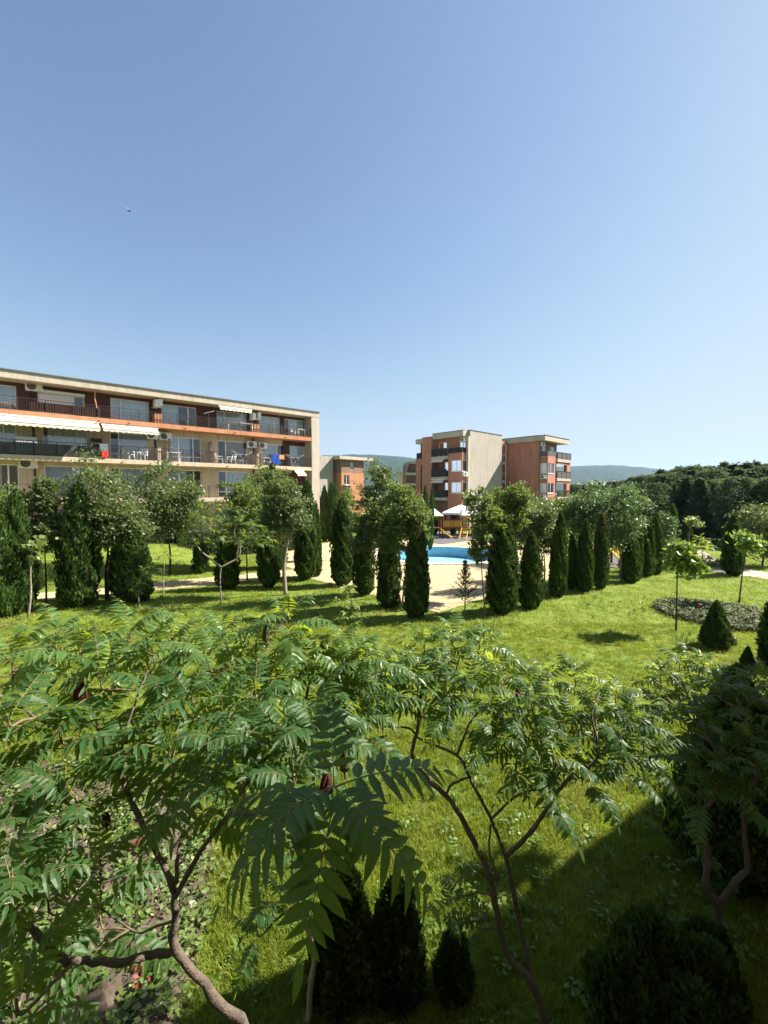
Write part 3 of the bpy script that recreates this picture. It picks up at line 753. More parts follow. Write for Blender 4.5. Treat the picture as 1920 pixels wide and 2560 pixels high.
for j in range(NSEG): b = (j + 1) % NSEG; mb.f.append((j, NSEG + j, NSEG + b, b))
mb.build('pool_wall', mw, pool)
mb = MB(); mb.quad(*[tuple(ell(a) - PC + Vector((0, 0, -.86))) for a in ANG]); mb.build('pool_floor', mf, pool)
for j in range(0, NSEG, 2):
    a0, a1 = ANG[j] + .004, ANG[j] + 4 * math.pi / NSEG - .004; am = (a0 + a1) / 2; mb = MB(); n = 0
    for z in (.0135, .065):
        for a in (a0, am, a1):
            for k in (-.05, .5): p = ell(a, k) - PC; mb.v.append((p.x, p.y, z))
    for i in range(2):
        q = 2 * i; mb.f += [(6 + q, 7 + q, 9 + q, 8 + q), (q, 6 + q, 8 + q, 2 + q), (1 + q, 3 + q, 9 + q, 7 + q)]
    mb.f += [(0, 1, 7, 6), (4, 10, 11, 5)]
    mb.build('coping_stone', M['coping'], pool)
wm, nt, N, L = _nt('pool_water')
out = N('ShaderNodeOutputMaterial'); tr = N('ShaderNodeBsdfTransparent'); tr.inputs[0].default_value = (.86, .96, .98, 1)
gl = N('ShaderNodeBsdfGlossy'); gl.inputs['Roughness'].default_value = .03; ms = N('ShaderNodeMixShader'); fr = N('ShaderNodeFresnel'); fr.inputs[0].default_value = 1.16
tc = N('ShaderNodeTexCoord'); nz = N('ShaderNodeTexNoise'); nz.inputs['Scale'].default_value = 2.2; nz.inputs['Detail'].default_value = 3
bp = N('ShaderNodeBump'); bp.inputs['Strength'].default_value = .25; bp.inputs['Distance'].default_value = .05
L(tc.outputs['Object'], nz.inputs['Vector']); L(nz.outputs[0], bp.inputs['Height']); L(bp.outputs[0], gl.inputs['Normal']); L(bp.outputs[0], fr.inputs['Normal'])
L(fr.outputs[0], ms.inputs[0]); L(tr.outputs[0], ms.inputs[1]); L(gl.outputs[0], ms.inputs[2]); L(ms.outputs[0], out.inputs[0])
mb = MB(); mb.quad(*[tuple(ell(a, -.002) + Vector((0, 0, -.78))) for a in ANG]); water = mb.build('water', wm); water['kind'] = 'structure'

# paths
def path(name, pts, w, material, n_parts, focus, size=.33, seed=3, z=.008):
    P = smooth_path([Vector((x, y, 0)) for x, y in pts], 5); mb = MB(); lft, rgt = [], []
    for i, p in enumerate(P):
        t = (P[min(i + 1, len(P) - 1)] - P[max(i - 1, 0)]).normalized(); nrm = Vector((-t.y, t.x, 0)); ww = w[0] + (w[1] - w[0]) * i / (len(P) - 1)
        lft.append(p + nrm * ww / 2); rgt.append(p - nrm * ww / 2)
    for a, b in zip(lft, rgt): mb.v += [(a.x, a.y, z), (b.x, b.y, z)]
    for i in range(len(P) - 1): mb.f.append((2 * i, 2 * i + 1, 2 * i + 3, 2 * i + 2))
    o = mb.build(name, M['joint']); o['kind'] = 'structure'
    poly = lft + rgt[::-1]; f = in_poly(poly); t = P[len(P) // 2 + 1] - P[len(P) // 2]; an = math.atan2(t.y, t.x)
    ca, sa = math.cos(-an), math.sin(-an); us = [p.x * ca - p.y * sa for p in poly]; vs = [p.x * sa + p.y * ca for p in poly]
    paving(o, f, (min(us) - 1, max(us) + 1, min(vs) - 1, max(vs) + 1), size, an, material, focus, n_parts, z=z, seed=seed); return poly
lp = path('path', [(-30, 14.5), (-22, 17.6), (-16.5, 20.3), (-12.5, 22.3), (-9.4, 24.0), (-5.5, 26.3)], (1.6, 2.4), M['tile'], 300, (-13, 22))
rp = path('path', [(31, 18.5), (26.5, 21.8), (23.2, 25.2), (22.2, 28.2), (23.2, 31.5), (25.8, 37)], (2.2, 3.4), M['tile_pink'], 220, (23, 27), seed=4)
mb = MB(); mb.quad((20.6, 27.0, .004), (23, 27.8, .004), (23.2, 30.2, .004), (21, 29.6, .004)); o = mb.build('flower_bed', M['soil']); o['kind'] = 'structure'

def blob_sheet(name, pts, material, z, bump=.05, seed=1, n=26):
    """bed of loose earth with an uneven surface"""
    P = smooth_path([Vector((x, y, 0)) for x, y in pts + pts[:1]], 5)[:-1]; c = sum(P, Vector()) / len(P); rs = np.random.RandomState(seed); mb = MB(); K = 14
    for k in range(K + 1):
        for p in P:
            q = c.lerp(p, max(k / K, .02)); e = 1 - (k / K) ** 6
            mb.v.append((q.x + rs.normal(0, .02), q.y + rs.normal(0, .02), z + e * (.02 + abs(rs.normal(0, bump)))))
    m = len(P)
    for k in range(K):
        for j in range(m): a, b = k * m + j, k * m + (j + 1) % m; mb.f.append((a, a + m, b + m, b))
    o = mb.build(name, material); o['kind'] = 'structure'; return [(p.x, p.y) for p in P]
bed1 = blob_sheet('soil_bed', [(-4.9, 3.0), (-2.1, 3.0), (-1.95, 4.1), (-2.2, 5.2), (-2.6, 6.0), (-3.6, 7.0), (-5.6, 7.6), (-7.5, 7.4), (-8, 5)], M['soil'], .004, .035, 2)
bed2 = blob_sheet('soil_bed', [tuple(ground(px, py).xy) for px, py in ((1632, 1512), (1680, 1503), (1760, 1510), (1850, 1520), (1908, 1535), (1915, 1560), (1890, 1580), (1810, 1573), (1730, 1555), (1660, 1535))], M['soil'], .004, .03, 3)

# grass bank rising to the long block
LR = Vector((-23.8, 26.3, 0)); ldir = Vector((17.0, 13.9, 0)).normalized(); lin = Vector((-ldir.y, ldir.x, 0))
def sstep(a, b, x): t = min(max((x - a) / (b - a), 0), 1); return t * t * (3 - 2 * t)
def gz(x, y):
    p = Vector((x, y, 0)) - LR; u, s = p.dot(ldir), p.dot(lin)
    return 1.35 * sstep(-8.8, -1.0, s) * (1 - sstep(8.5, 13.0, u)) * sstep(-40, -20, u)
mb = MB(); nu, ns = 46, 22
for j in range(ns + 1):
    for i in range(nu + 1):
        p = LR + ldir * (-32 + 45.2 * i / nu) + lin * (-9.0 + 10.0 * j / ns); mb.v.append((p.x, p.y, gz(p.x, p.y) + .005))
for j in range(ns):
    for i in range(nu): a = j * (nu + 1) + i; mb.f.append((a, a + 1, a + nu + 2, a + nu + 1))
o = mb.build('grass_bank', gm, smooth=True); o['kind'] = 'structure'
def base_at(px, py):
    z = 0.0
    for _ in range(12): p = ground(px, py, z); z = .5 * z + .5 * gz(p.x, p.y)
    p.z = gz(p.x, p.y); return p
# playground pads
for c, sx, sy in (((7.0, 47.5), 5.5, 4.0), ((16.6, 31.0), 3.0, 3.0)):
    mb = MB(); mb.box(-sx, sx, -sy, sy, .0, .05); o = mb.build('playground_floor', M['pad'], None, loc=(c[0], c[1], .014), rot=(0, 0, RZ)); o['kind'] = 'structure'

# hills
HP = [(-900, 1165), (-300, 1156), (300, 1152), (600, 1149), (780, 1141), (850, 1139), (920, 1137.5), (980, 1141), (1050, 1149), (1150, 1158), (1300, 1167), (1425, 1167), (1500, 1163), (1545, 1165), (1600, 1170), (1650, 1177), (1750, 1186), (2000, 1196), (2600, 1205)]
rs = np.random.RandomState(4); D0 = 3300.0; nx, ny = 260, 26; V = []
pxs = np.linspace(-900, 2600, nx); prof = np.interp(pxs, [h[0] for h in HP], [h[1] for h in HP]); k = np.ones(5) / 5; prof = np.convolve(np.pad(prof, 2, mode='edge'), k, 'valid')
ph = rs.uniform(0, 6.28, 20)
for j in range(ny):
    t = j / (ny - 1); Y = 1900 + 2700 * t
    for i in range(nx):
        X = (pxs[i] - CX) / F * (D0 * .35 + Y * .65); zr = (HZ - prof[i]) / F * D0
        s = math.sin(min(t / .52, 1) * math.pi / 2) if t < .52 else math.cos((t - .52) / .48 * math.pi / 2)
        rid = 1 + .10 * math.sin(X / 170 + ph[0] + t * 3) * (1 - s) + .06 * math.sin(X / 60 + ph[1] + t * 5) * (1 - s)
        V.append((X, Y, max(-.5, zr * s ** 1.25 * rid + rs.normal(0, 2.0) * s)))
Fh = np.array([[j * nx + i, j * nx + i + 1, (j + 1) * nx + i + 1, (j + 1) * nx + i] for j in range(ny - 1) for i in range(nx - 1)])
hm = mat('hill_wood', (.008, .020, .010), (.034, .060, .026), .95, .1, .02, detail=10, pos=True, bump=1.0, bscale=.08)
o = link('hills', np_mesh('hills', V, Fh, hm, smooth=True)); o['kind'] = 'structure'

# far-off trees on the plain, one mass
rs = np.random.RandomState(9); n = 900
Yd = 140 + 1500 * rs.uniform(0, 1, n) ** 1.6; Xd = (rs.uniform(1000, 2050, n) - CX) / F * Yd; hh = rs.uniform(3.5, 7.0, n); ww = rs.uniform(3, 8, n)
per = 46; d = rand_dirs(rs, n * per); q = rs.uniform(.6, 1, n * per)[:, None]; C = np.repeat(np.stack([Xd, Yd, hh * .5], 1), per, 0); E = np.repeat(np.stack([ww * .5, ww * .5, hh * .5], 1), per, 0)
V, Fq = leaf_quads(rs, C + d * q * E, 1.9, aspect=.8); tint = np.repeat(rs.uniform(0, 1, n), per)
o = link('far_trees', np_mesh('far_trees', V, Fq, M['forest'], np.clip(tint * .7 + rs.uniform(0, .3, n * per), 0, 1)));
tag(o, 'far-off dark trees scattered over the plain below the hills', 'trees', kind='stuff')
mb = MB()
for px, py in ((1500, 1205), (1512, 1207), (1535, 1203), (1560, 1208), (1445, 1209), (1480, 1202)):
    p = at(px, py, 1800); mb2 = MB(); w, dd = rs.uniform(8, 14), rs.uniform(7, 10); z = 3.5; mb2.box(-w / 2, w / 2, -dd / 2, dd / 2, 0, z)
    r_ = thing('village_house', 'tiny pale village house on the plain at the foot of the hills', 'house', (p.x, p.y, max(p.z - z, 0)), .4, 'village houses below the hills')
    mb2.build('wall', M['canvas'], r_)
    m3 = MB(); m3.quad((-w / 2 - .4, -dd / 2 - .4, z), (w / 2 + .4, -dd / 2 - .4, z), (w / 2 + .4, 0, z + 2.6), (-w / 2 - .4, 0, z + 2.6)); m3.quad((w / 2 + .4, dd / 2 + .4, z), (-w / 2 - .4, dd / 2 + .4, z), (-w / 2 - .4, 0, z + 2.6), (w / 2 + .4, 0, z + 2.6))
    m3.quad((-w / 2, -dd / 2, z), (-w / 2, 0, z + 2.6), (-w / 2, dd / 2, z)); m3.quad((w / 2, -dd / 2, z), (w / 2, dd / 2, z), (w / 2, 0, z + 2.6)); m3.build('roof', M['red'], r_)

# air between here and the hills
vm, nt, N, L = _nt('haze_air'); out = N('ShaderNodeOutputMaterial'); pv = N('ShaderNodeVolumePrincipled')
pv.inputs['Color'].default_value = (.46, .68, 1.0, 1); pv.inputs['Density'].default_value = 0.8e-4; pv.inputs['Anisotropy'].default_value = .25
L(pv.outputs[0], out.inputs['Volume'])
try: vm.cycles.homogeneous_volume = True
except Exception: pass
mb = MB(); mb.box(-6200, 6200, -6200, 6400, -2.0, 300); o = mb.build('haze', vm); o['kind'] = 'stuff'
# ------------------------------------------------------------------ long block with balconies
UP = Vector((0, 0, 1)); X_, Y_ = Vector((1, 0, 0)), Vector((0, 1, 0))
LR = Vector((-23.8, 26.3, 0)); ldir = Vector((17.0, 13.9, 0)).normalized(); LRZ = math.atan2(ldir.y, ldir.x); lin = Vector((-ldir.y, ldir.x, 0))
def lb(px, py, v):
    d = ray(px, py); t = ((LR - EYE).dot(lin) + v) / d.dot(lin); p = EYE + d * t; return (p - LR).dot(ldir), p.z
def lu(px, v=1.3, py=1120): return lb(px, py, v)[0]
def lw(u, v, z): return LR + ldir * u + lin * v + UP * z
LB = thing('apartment_building', 'long cream and brown apartment block with an orange band, awnings and balconies', 'building', LR, LRZ)
UE = lu(798, 0); UF = lu(779, 0); UL = -9.0
ZF, ZT = 12.12, 12.6                                   # fascia
F1, F2, F3 = 4.6, 7.4, 10.2
wl = [ # (px0, px1, floor, top, splits, hbar, curtain, cover, curtain height)
 ('t', -62, 46, (.5,), None, 'curtain', (0, 1)), ('t', 279, 375, (.26,), None, 'curtain', (0, 1)), ('t', 406, 493, (.76,), None, 'curtain', (0, .5)),
 ('t', 543, 618, (.25,), None, 'curtain', (0, 1)), ('t', 648, 701, (.7,), None, 'curtain', (0, 1)), ('t', 712, 766, (.22, .84), None, 'curtain', (.25, .85)),
 ('m', -40, 43, (.6,), None, 'curtain', (0, 1)), ('m', 107, 219, (.77,), None, 'curtain', (.1, 1)), ('m', 275, 371, (.23,), (None, .22), 'curtain', (.25, 1)), ('m', 418, 503, (.33, .76), (None, .22), 'curtain', (0, .7)),
 ('m', 544, 619, (.27,), (None, .2), 'curtain_warm', (.28, .9)), ('m', 656, 711, (.68,), (None, .2), 'curtain', (0, .7)), ('m', 724, 765, (.9,), None, 'curtain', (0, .9)),
 ('b', -40, 45, (.68,), (None, .2), 'curtain', (0, .5)), ('b', 108, 219, (.77,), None, 'curtain', (0, 1)), ('b', 275, 371, (.23,), (None, .2), 'curtain', (.2, 1)), ('b', 418, 503, (.33, .76), (None, .2), 'curtain', (0, .6)),
 ('b', 544, 619, (.27,), (None, .2), 'curtain', (.25, 1)), ('b', 656, 711, (.68,), (None, .2), 'curtain', (0, 1))]
zr = {'t': (F3 + .06, 11.93), 'm': (F2 + .05, 9.45), 'b': (F1 + .05, 6.85)}
shut = (lu(98), lu(215), F3 + .06, 11.72)
H = {'t': [shut], 'm': [], 'b': []}; wins = []
for fl, a, b, sp, hb, cu, cv in wl:
    h = (lu(a), lu(b), *zr[fl]); H[fl].append(h); wins.append((h, sp, hb, cu, cv))
V0 = 1.3
mb = MB(); holed_wall(mb, (0, V0, 0), X_, -Y_, UL, UF + .05, F3 - .05, ZF + .2, H['t']); mb.build('wall', M['brown'], LB, )['label'] = 'dark brown wall of the top storey'
mb = MB(); holed_wall(mb, (0, V0, 0), X_, -Y_, UL, UF - 2.35, F1 - .3, F3 - .05, H['m'][:-1] + H['b'])
gh = [(lu(a), lu(b), 1.85, 3.95) for a, b in ((-40, 45), (108, 219), (275, 371), (418, 503), (544, 619), (656, 711))]
holed_wall(mb, (0, V0, 0), X_, -Y_, UL, UE, 0, F1 - .3, gh); mb.build('wall', M['cream'], LB)['label'] = 'cream wall of the lower storeys'
mb = MB(); holed_wall(mb, (0, V0, 0), X_, -Y_, UF - 2.35, UF + .05, F1 - .3, F3 - .05, H['m'][-1:]); mb.build('wall', M['brown'], LB)['label'] = 'brown recessed wall at the end balcony'
mb = MB(); mb.quad((UL, V0, 0), (UL, 11, 0), (UL, 11, ZT), (UL, V0, ZT)); mb.quad((UL, 11, 0), (UE, 11, 0), (UE, 11, ZT), (UL, 11, ZT)); mb.quad((UE - .01, V0, 0), (UE - .01, 11, 0), (UE - .01, 11, ZT), (UE - .01, V0, ZT)); mb.build('end_wall', M['fascia'], LB)
mb = MB(); mb.box(UF, UE, -.02, V0 + .4, 0, ZF + .02); mb.build('end_pier', M['fascia'], LB)
mb = MB(); mb.box(UL, UE, .0 - .04, 11, ZF + .022, ZT); mb.build('roof', M['fascia'], LB)
mb = MB(); mb.box(UL, UE + .06, -.12, 11.05, ZT + .002, ZT + .07); mb.build('roof_edge', M['flash'], LB)
mb = MB(); mb.box(UL, UF - .003, 0, V0 + .06, F3 - .33, F3 + .0); mb.build('balcony_slab', M['orange'], LB)['label'] = 'orange band of the upper balcony'
mb = MB(); mb.box(UL, UF - .003, 0, V0 + .06, F2 - .31, F2); mb.build('balcony_slab', M['cream'], LB)
mb = MB(); mb.box(UL, UF - .003, 0, V0 + .06, F1 - .31, F1); mb.build('balcony_slab', M['cream'], LB)
for h, sp, hb, cu, cv in wins: window(LB, (0, V0, 0), X_, -Y_, h, sp, hb, cu, cover=cv)
for h in gh: window(LB, (0, V0, 0), X_, -Y_, h, (.6,), None, 'curtain')
mb = MB(); mb.box(UL, UF - .003, 0, V0 - .003, 1.5, 1.8); mb.build('balcony_slab', M['cream'], LB)
railing(LB, (UL, .07, 1.8), X_, UF - UL - .1, .95, .14, 1.3)
# shuttered opening
w = window(LB, (0, V0, 0), X_, -Y_, shut, (.76,), None, None, label='window with its white roller shutter lowered')
sw = shut[0] + (shut[1] - shut[0]) * .76; mb = MB(); mb.box(shut[0] - .02, shut[1] + .02, V0 - .13, V0 - .003, shut[3] - .02, shut[3] + .17); mb.build('shutter_box', M['shutter'], w)
mb = MB(); zz = shut[2] + .1
while zz < shut[3] - .04: mb.box(shut[0] + .05, sw - .03, V0 + .055, V0 + .075, zz, zz + .043); zz += .05
mb.build('shutter', M['shutter'], w)
# railings
for a, b, st in ((-62, 46, 'grid'), (46, 250, 'plain'), (250, 396, 'grid'), (401, 523, 'grid'), (525, 636, 'grid'), (641, 704, 'grid'), (706, 778, 'plain')):
    u0, u1 = lu(a, .06), lu(b, .06); railing(LB, (u0 + .02, .07, F3), X_, u1 - u0 - .04, .82, .13, 1.3, st)
for a, b, st in ((-62, 84, 'diag'), (84, 252, 'diag'), (254, 388, 'diag'), (390, 520, 'diag'), (522, 640, 'diag'), (642, 722, 'diag'), (724, 778, 'plain')):
    u0, u1 = lu(a, .06), lu(b, .06); railing(LB, (u0 + .02, .07, F2), X_, u1 - u0 - .04, .95, .13, 1.05, st)
for a, b, st in ((-62, 84, 'plain'), (86, 252, 'plain'), (254, 388, 'plain'), (390, 520, 'plain'), (522, 722, 'plain')):
    u0, u1 = lu(a, .06), lu(b, .06); railing(LB, (u0 + .02, .07, F1), X_, u1 - u0 - .04, .95, .13, 1.05, st)
def cloth_panel(px0, px1, v, z0, z1, m, label, seed):
    u0, u1 = lu(px0, v), lu(px1, v); rs = np.random.RandomState(seed); mb = MB(); k = max(6, int((u1 - u0) / .25))
    for i in range(k + 1):
        u = u0 + (u1 - u0) * i / k; d = .012 * math.sin(i * 2.1)
        mb.v += [(u, v + d, z0 + rs.uniform(0, .015)), (u, v + d, z1 - rs.uniform(0, .02)), (u, v + d + .006, z1 - .01), (u, v + d + .006, z0 + .01)]
    for i in range(k):
        for q in range(4): a, b = i * 4 + q, i * 4 + (q + 1) % 4; mb.f.append((a, a + 4, b + 4, b))
    o = mb.build('privacy_screen', m, LB); o['label'] = label
cloth_panel(78, 249, .11, F3 + .05, F3 + .66, M['screen_brown'], 'dark brown privacy screen tied inside the top railing', 1)
cloth_panel(-62, 252, .115, F2 + .05, F2 + .80, M['screen_grey'], 'grey see-through privacy screen inside the middle railing', 2)
# brown downpipes
for px in (85, 388, 633):
    for z0, z1 in ((F1, F2 - .312), (F2, F3 - .332), (F3, ZF)):
        mb = MB(); mb.tube([(lu(px), V0 - .07, z0), (lu(px), V0 - .07, z1)], .055, 8); mb.build('downpipe', M['pipe'], LB, smooth=True)
# partition frames between the balconies
for px in (425, 528, 647):
    u = lu(px, .6); mb = MB()
    for a, b in (((u, .12, F2), (u, .5, F2 + 1.75)), ((u, .5, F2 + 1.75), (u, 1.2, F2 + 1.75)), ((u, 1.2, F2), (u, 1.2, F2 + 1.75)), ((u, .15, F2 + .9), (u, 1.2, F2 + .9)), ((u, .12, F2 + .02), (u, 1.2, F2 + .02))): mb.bar(a, b, .05)
    mb.build('partition_frame', M['pipe'], LB)
    mb = MB(); mb.box(u - .008, u + .008, .5, 1.18, F2 + .06, F2 + 1.7); mb.build('partition_panel', M['cream'], LB)
for px in (396, 640):
    u = lu(px, .6); mb = MB(); mb.box(u - .25, u + .25, .35, 1.25, F3 + .002, F3 + .75); mb.build('planter_wall', M['orange'], LB)
    mb = MB(); mb.box(u - .12, u + .12, .2, 1.28, F2 + .002, F2 + 1.0); mb.build('planter_wall', M['cream'], LB)
u = lu(246, .3); mb = MB(); mb.tube([(u, .3, F3), (u - .05, .3, F3 + .9), (u - .12, .3, F3 + 1.3), (u - .1, .3, ZF)], .04, 6); mb.build('downpipe', M['orange'], LB)['label'] = 'crooked rust coloured pipe up to the roof'
mb = MB()
for px in (250, 325, 465, 588, 714):
    u = lu(px, -.05); MB().bar((u, -.002, F3 - .2), (u, -.28, F3 - .24), .05).build('drain_spout', M['pipe'], LB)
    u = lu(px - 20, -.05); MB().bar((u, -.002, F2 - .2), (u, -.28, F2 - .24), .05).build('drain_spout', M['pipe'], LB)

def LW(px, py, v): u, z = lb(px, py, v); return lw(u, v, z)
acs = [(85, 979, 1.3, 0, 'on the brown top storey just above the white roller shutter box', 1.1), (385, 1018, .75, 90, 'side-on under the roof, back to back with a twin toward the pier', 1.0),
 (404, 1018, .75, -90, 'side-on under the roof, back to back with a twin toward the shutter', 1.0), (380, 1098, 1.2, 0, 'half hidden below the shorter awning', .95), (412, 1101, 1.2, 0, 'under the orange band just past the end of the shorter awning', 1.05),
 (71, 1171, 1.3, 0, 'on the cream wall under the lowest visible balcony slab', 1.2), (628, 1049, .75, 90, 'side-on at the end of the small folded awning under the roof', 1.0), (648, 1049, .75, -90, 'side-on between the small folded awning and the top corner windows', 1.0),
 (628, 1120, 1.2, 0, 'under the orange band above the white plastic chairs', 1.05), (655, 1122, 1.2, 0, 'under the orange band above the narrow window with the open door', 1.0), (775, 1077, .9, 90, 'on the inner side of the end pier at the top storey', 1.0), (774, 1137, .9, 90, 'on the inner side of the end pier at the middle storey', 1.0)]
for px, py, v, a, lab, big in acs: ac_unit('white air conditioner ' + lab, LW(px, py, v), LRZ + R(a), big)
# awnings
u0, u1 = lu(-62, 0), lu(248, 0); awning('long cream striped awning over the middle balcony under the orange band', lw(u0, -.02, F3 - .42), LRZ, u1 - u0, 1.0, .42, .26)
u0, u1 = lu(256, 0), lu(394, 0); awning('shorter cream awning with an air conditioner peeping out below it', lw(u0, -.02, F3 - .50), LRZ, u1 - u0, .7, .28, .22)
u0, u1 = lu(547, .3), lu(626, .3); awning('narrow folded awning tucked under the roof over a top window', lw(u0, .1, ZF - .12), LRZ, u1 - u0, .25, .05, .22)
u0, u1 = lu(735, 0), lu(758, 0); awning('small white awning peeping above the tree beside the end pier', lw(u0, -.02, F2 - .38), LRZ, u1 - u0, .6, .3, .2)
# balcony furniture
def LF(px, v, z): return lw(lu(px, v), v, z)
plastic_chair('white plastic chair behind the middle railing below the shorter awning', LF(322, .6, F2 + .002), LRZ + 2.2); plastic_chair('white plastic chair tipped beside the glazed door below the shorter awning', LF(356, .6, F2 + .002), LRZ - .6)
plastic_chair('white plastic chair beside the partition frame, one of a pair at the dark curtained window', LF(548, .5, F2 + .002), LRZ + 1.4); plastic_chair('white plastic chair facing the clothes rack at the dark curtained window', LF(578, .5, F2 + .002), LRZ - 1.2)
plastic_chair('white folding chair on the top balcony beside the end pier', LF(737, .5, F3 + .002), LRZ + .5); plastic_table('low white table on the top balcony beside the end pier', LF(752, .6, F3 + .002), LRZ, .8, .6)
plastic_table('white table behind the middle railing below the narrow window', LF(668, .7, F2 + .002), LRZ, 1.0, .6)
plastic_table('long white table behind the top railing below the folded awning', LF(600, .6, F3 + .002), LRZ, 2.2, .6)
plastic_table('white table frame standing against the railing between two partition frames', LF(433, .5, F2 + .002), LRZ, 1.0, .5)
drying_rack('folded out clothes rack with dark washing between the white chairs and the pier', LF(604, .55, F2 + .002), LRZ); drying_rack('clothes rack with raised wings and dark washing next to the end pier', LF(735, .5, F2 + .002), LRZ)
G = 'washing on the balconies'
hung_cloth('towel', 'bright blue towel hung over the middle railing', 'towel', LF(689, -.01, F2 + .99), LRZ, .95, .85, mat('blue_towel', (.02, .05, .26), (.03, .08, .33), .95, .1, 5), 3, G)
hung_cloth('towel', 'small orange cloth hung beside the blue towel', 'cloth', LF(704, -.01, F2 + .99), LRZ, .5, .4, mat('orange_cloth', (.65, .25, .08), rough=.95), 5, G)
hung_cloth('trousers', 'dark washing on the clothes rack next to the end pier', 'washing', LF(737, .5, F2 + .9), LRZ, .5, .7, mat('black_cloth', (.02, .02, .025), rough=.95), 6, G)
hung_cloth('shirt', 'dark blue washing on the clothes rack beside the white chairs', 'washing', LF(604, .55, F2 + .9), LRZ, .55, .45, mat('navy_cloth', (.02, .025, .07), rough=.95), 7, G)
hung_cloth('shirt', 'dark sock-like cloth hanging from the railing beside the blue towel', 'cloth', LF(676, -.01, F2 + .99), LRZ, .22, .35, mat('grey_cloth', (.03, .03, .035), rough=.95), 8, G)
hung_cloth('shirt', 'white shirt hung over the railing above a red cloth', 'shirt', LF(260, -.01, F2 + 1.0), LRZ, .5, .5, M['canvas'], 9, G)
hung_cloth('towel', 'red cloth hung low on the railing under the white shirt', 'cloth', LF(262, -.05, F2 + .52), LRZ, .45, .45, mat('red_cloth', (.62, .03, .03), rough=.95), 10, G)
t = thing('cabinet', 'white balcony cabinet against the wall behind the grey screen', 'cabinet', LF(67, 1.0, F2 + .002), LRZ); MB().box(-.55, .55, -.2, .2, 0, 1.25).build('body', M['dirtywhite'], t); mb = MB(); mb.box(-.53, -.01, -.22, -.201, .05, 1.2); mb.build('door', M['white'], t); mb = MB(); mb.box(.01, .53, -.22, -.201, .05, 1.2); mb.build('door', M['white'], t)
t = thing('cabinet', 'tall dark cupboard on the balcony at the end of the long awning', 'cupboard', LF(241, .9, F2 + .002), LRZ); MB().box(-.33, .33, -.2, .2, 0, 1.45).build('body', M['flash'], t); MB().box(-.31, .31, -.22, -.201, .05, 1.4).build('door', M['screen'], t)
t = thing('television_aerial', 'small television aerial standing on the top balcony railing', 'aerial', LF(523, .07, F3 + .82), LRZ); mb = MB(); mb.bar((0, 0, 0), (0, 0, .55), .03); mb.build('mast', M['rail'], t); mb = MB(); mb.bar((-.35, 0, .3), (.45, 0, .6), .025)
for i in range(5): x = -.3 + i * .17; mb.bar((x, -.25 + i * .03, .33 + i * .06), (x, .25 - i * .03, .33 + i * .06), .015)
mb.build('antenna_boom', M['dirtywhite'], t)
t = thing('garden_table', 'dark low table on the top balcony at the edge of the picture', 'table', LF(16, .6, F3 + .002), LRZ); MB().box(-.5, .5, -.35, .35, .40, .44).build('table_top', M['dirtywhite'], t)
for x in (-1, 1):
    for y in (-1, 1): MB().bar((x * .5, y * .3, 0), (x * .35, y * .25, .40), .05).build('leg', M['rail'], t)

# ------------------------------------------------------------------ red block of two staggered wings
P0 = Vector((11.3, 56.0, 0)); W = lambda x, y, z=0: P0 + BD * x + AD * y + UP * z
RB = thing('apartment_building', 'terracotta apartment block with a blank pale grey end wall, two staggered wings', 'building', P0, RZ)
f1, f2, f3, fT = 4.35, 7.15, 9.95, 13.15
nX, nY = -X_, -Y_
# pale end wall and its pier
mb = MB(); mb.box(0, 7.7, 0, .35, 0, fT + .05); mb.build('end_wall', M['grey'], RB)['label'] = 'blank pale grey end wall'
mb = MB(); mb.box(-.02, 7.78, -.06, .42, fT + .052, fT + .12); mb.build('roof_edge', M['flash'], RB)
mb = MB(); mb.box(-.35, -.002, -.0, .34, 0, fT - .75); mb.build('end_pier', M['fascia'], RB)
# balcony front of the near wing (faces the viewer's side)
yb0, yb1, yc = .36, 2.67, 5.4
top_h = [(3.9, 5.3, f3 + .1, 12.0), (.75, 1.75, f3 + .8, 12.05)]
mb = MB(); holed_wall(mb, (0, 0, 0), Y_, nX, .35, 5.6, f3, fT - .75, top_h); mb.build('wall', M['red'], RB)
door_h = [(3.0, 4.3, f2 + .05, 9.25), (3.0, 4.3, f1 + .05, 6.45)]
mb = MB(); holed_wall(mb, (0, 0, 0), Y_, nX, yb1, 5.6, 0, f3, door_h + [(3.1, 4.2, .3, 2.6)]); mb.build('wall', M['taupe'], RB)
for h in top_h: window(RB, (0, 0, 0), Y_, nX, h, (.45,), None, 'curtain')
for h in door_h: window(RB, (0, 0, 0), Y_, nX, h, (.5,), None, 'curtain', name='balcony_door')
bay_h = [(yb0 + .35, yb1 - .55, f2 + .7, 9.3), (yb0 + .35, yb1 - .55, f1 + .65, 6.4)]
bay_h = [(yb0 + .02, yb1 - .55, a, b) for _, _, a, b in bay_h]
mb = MB(); holed_wall(mb, (-1.2, 0, 0), Y_, nX, yb0, yb1, 0, f3 + .3, bay_h + [(yb0 + .5, yb1 - .2, .5, 2.5)])
sh = [(-1.18, -.05, f2 + .7, 9.3), (-1.18, -.05, f1 + .65, 6.4)]
holed_wall(mb, (0, yb0, 0), X_, nY, -1.2, 0, 0, f3 + .3, sh)
mb.quad((-1.2, yb1, 0), (0, yb1, 0), (0, yb1, f3 + .3), (-1.2, yb1, f3 + .3)); mb.quad((-1.2, yb0, f3 + .3), (0, yb0, f3 + .3), (0, yb1, f3 + .3), (-1.2, yb1, f3 + .3)); mb.build('bay', M['red'], RB)
for h in bay_h: window(RB, (-1.2, 0, 0), Y_, nX, h, (.52,), None, 'curtain_warm', depth=.05, label='corner bay window, front half'); 
for h in sh: window(RB, (0, yb0, 0), X_, nY, h, (), None, 'curtain_warm', depth=.05, label='corner bay window, side half')
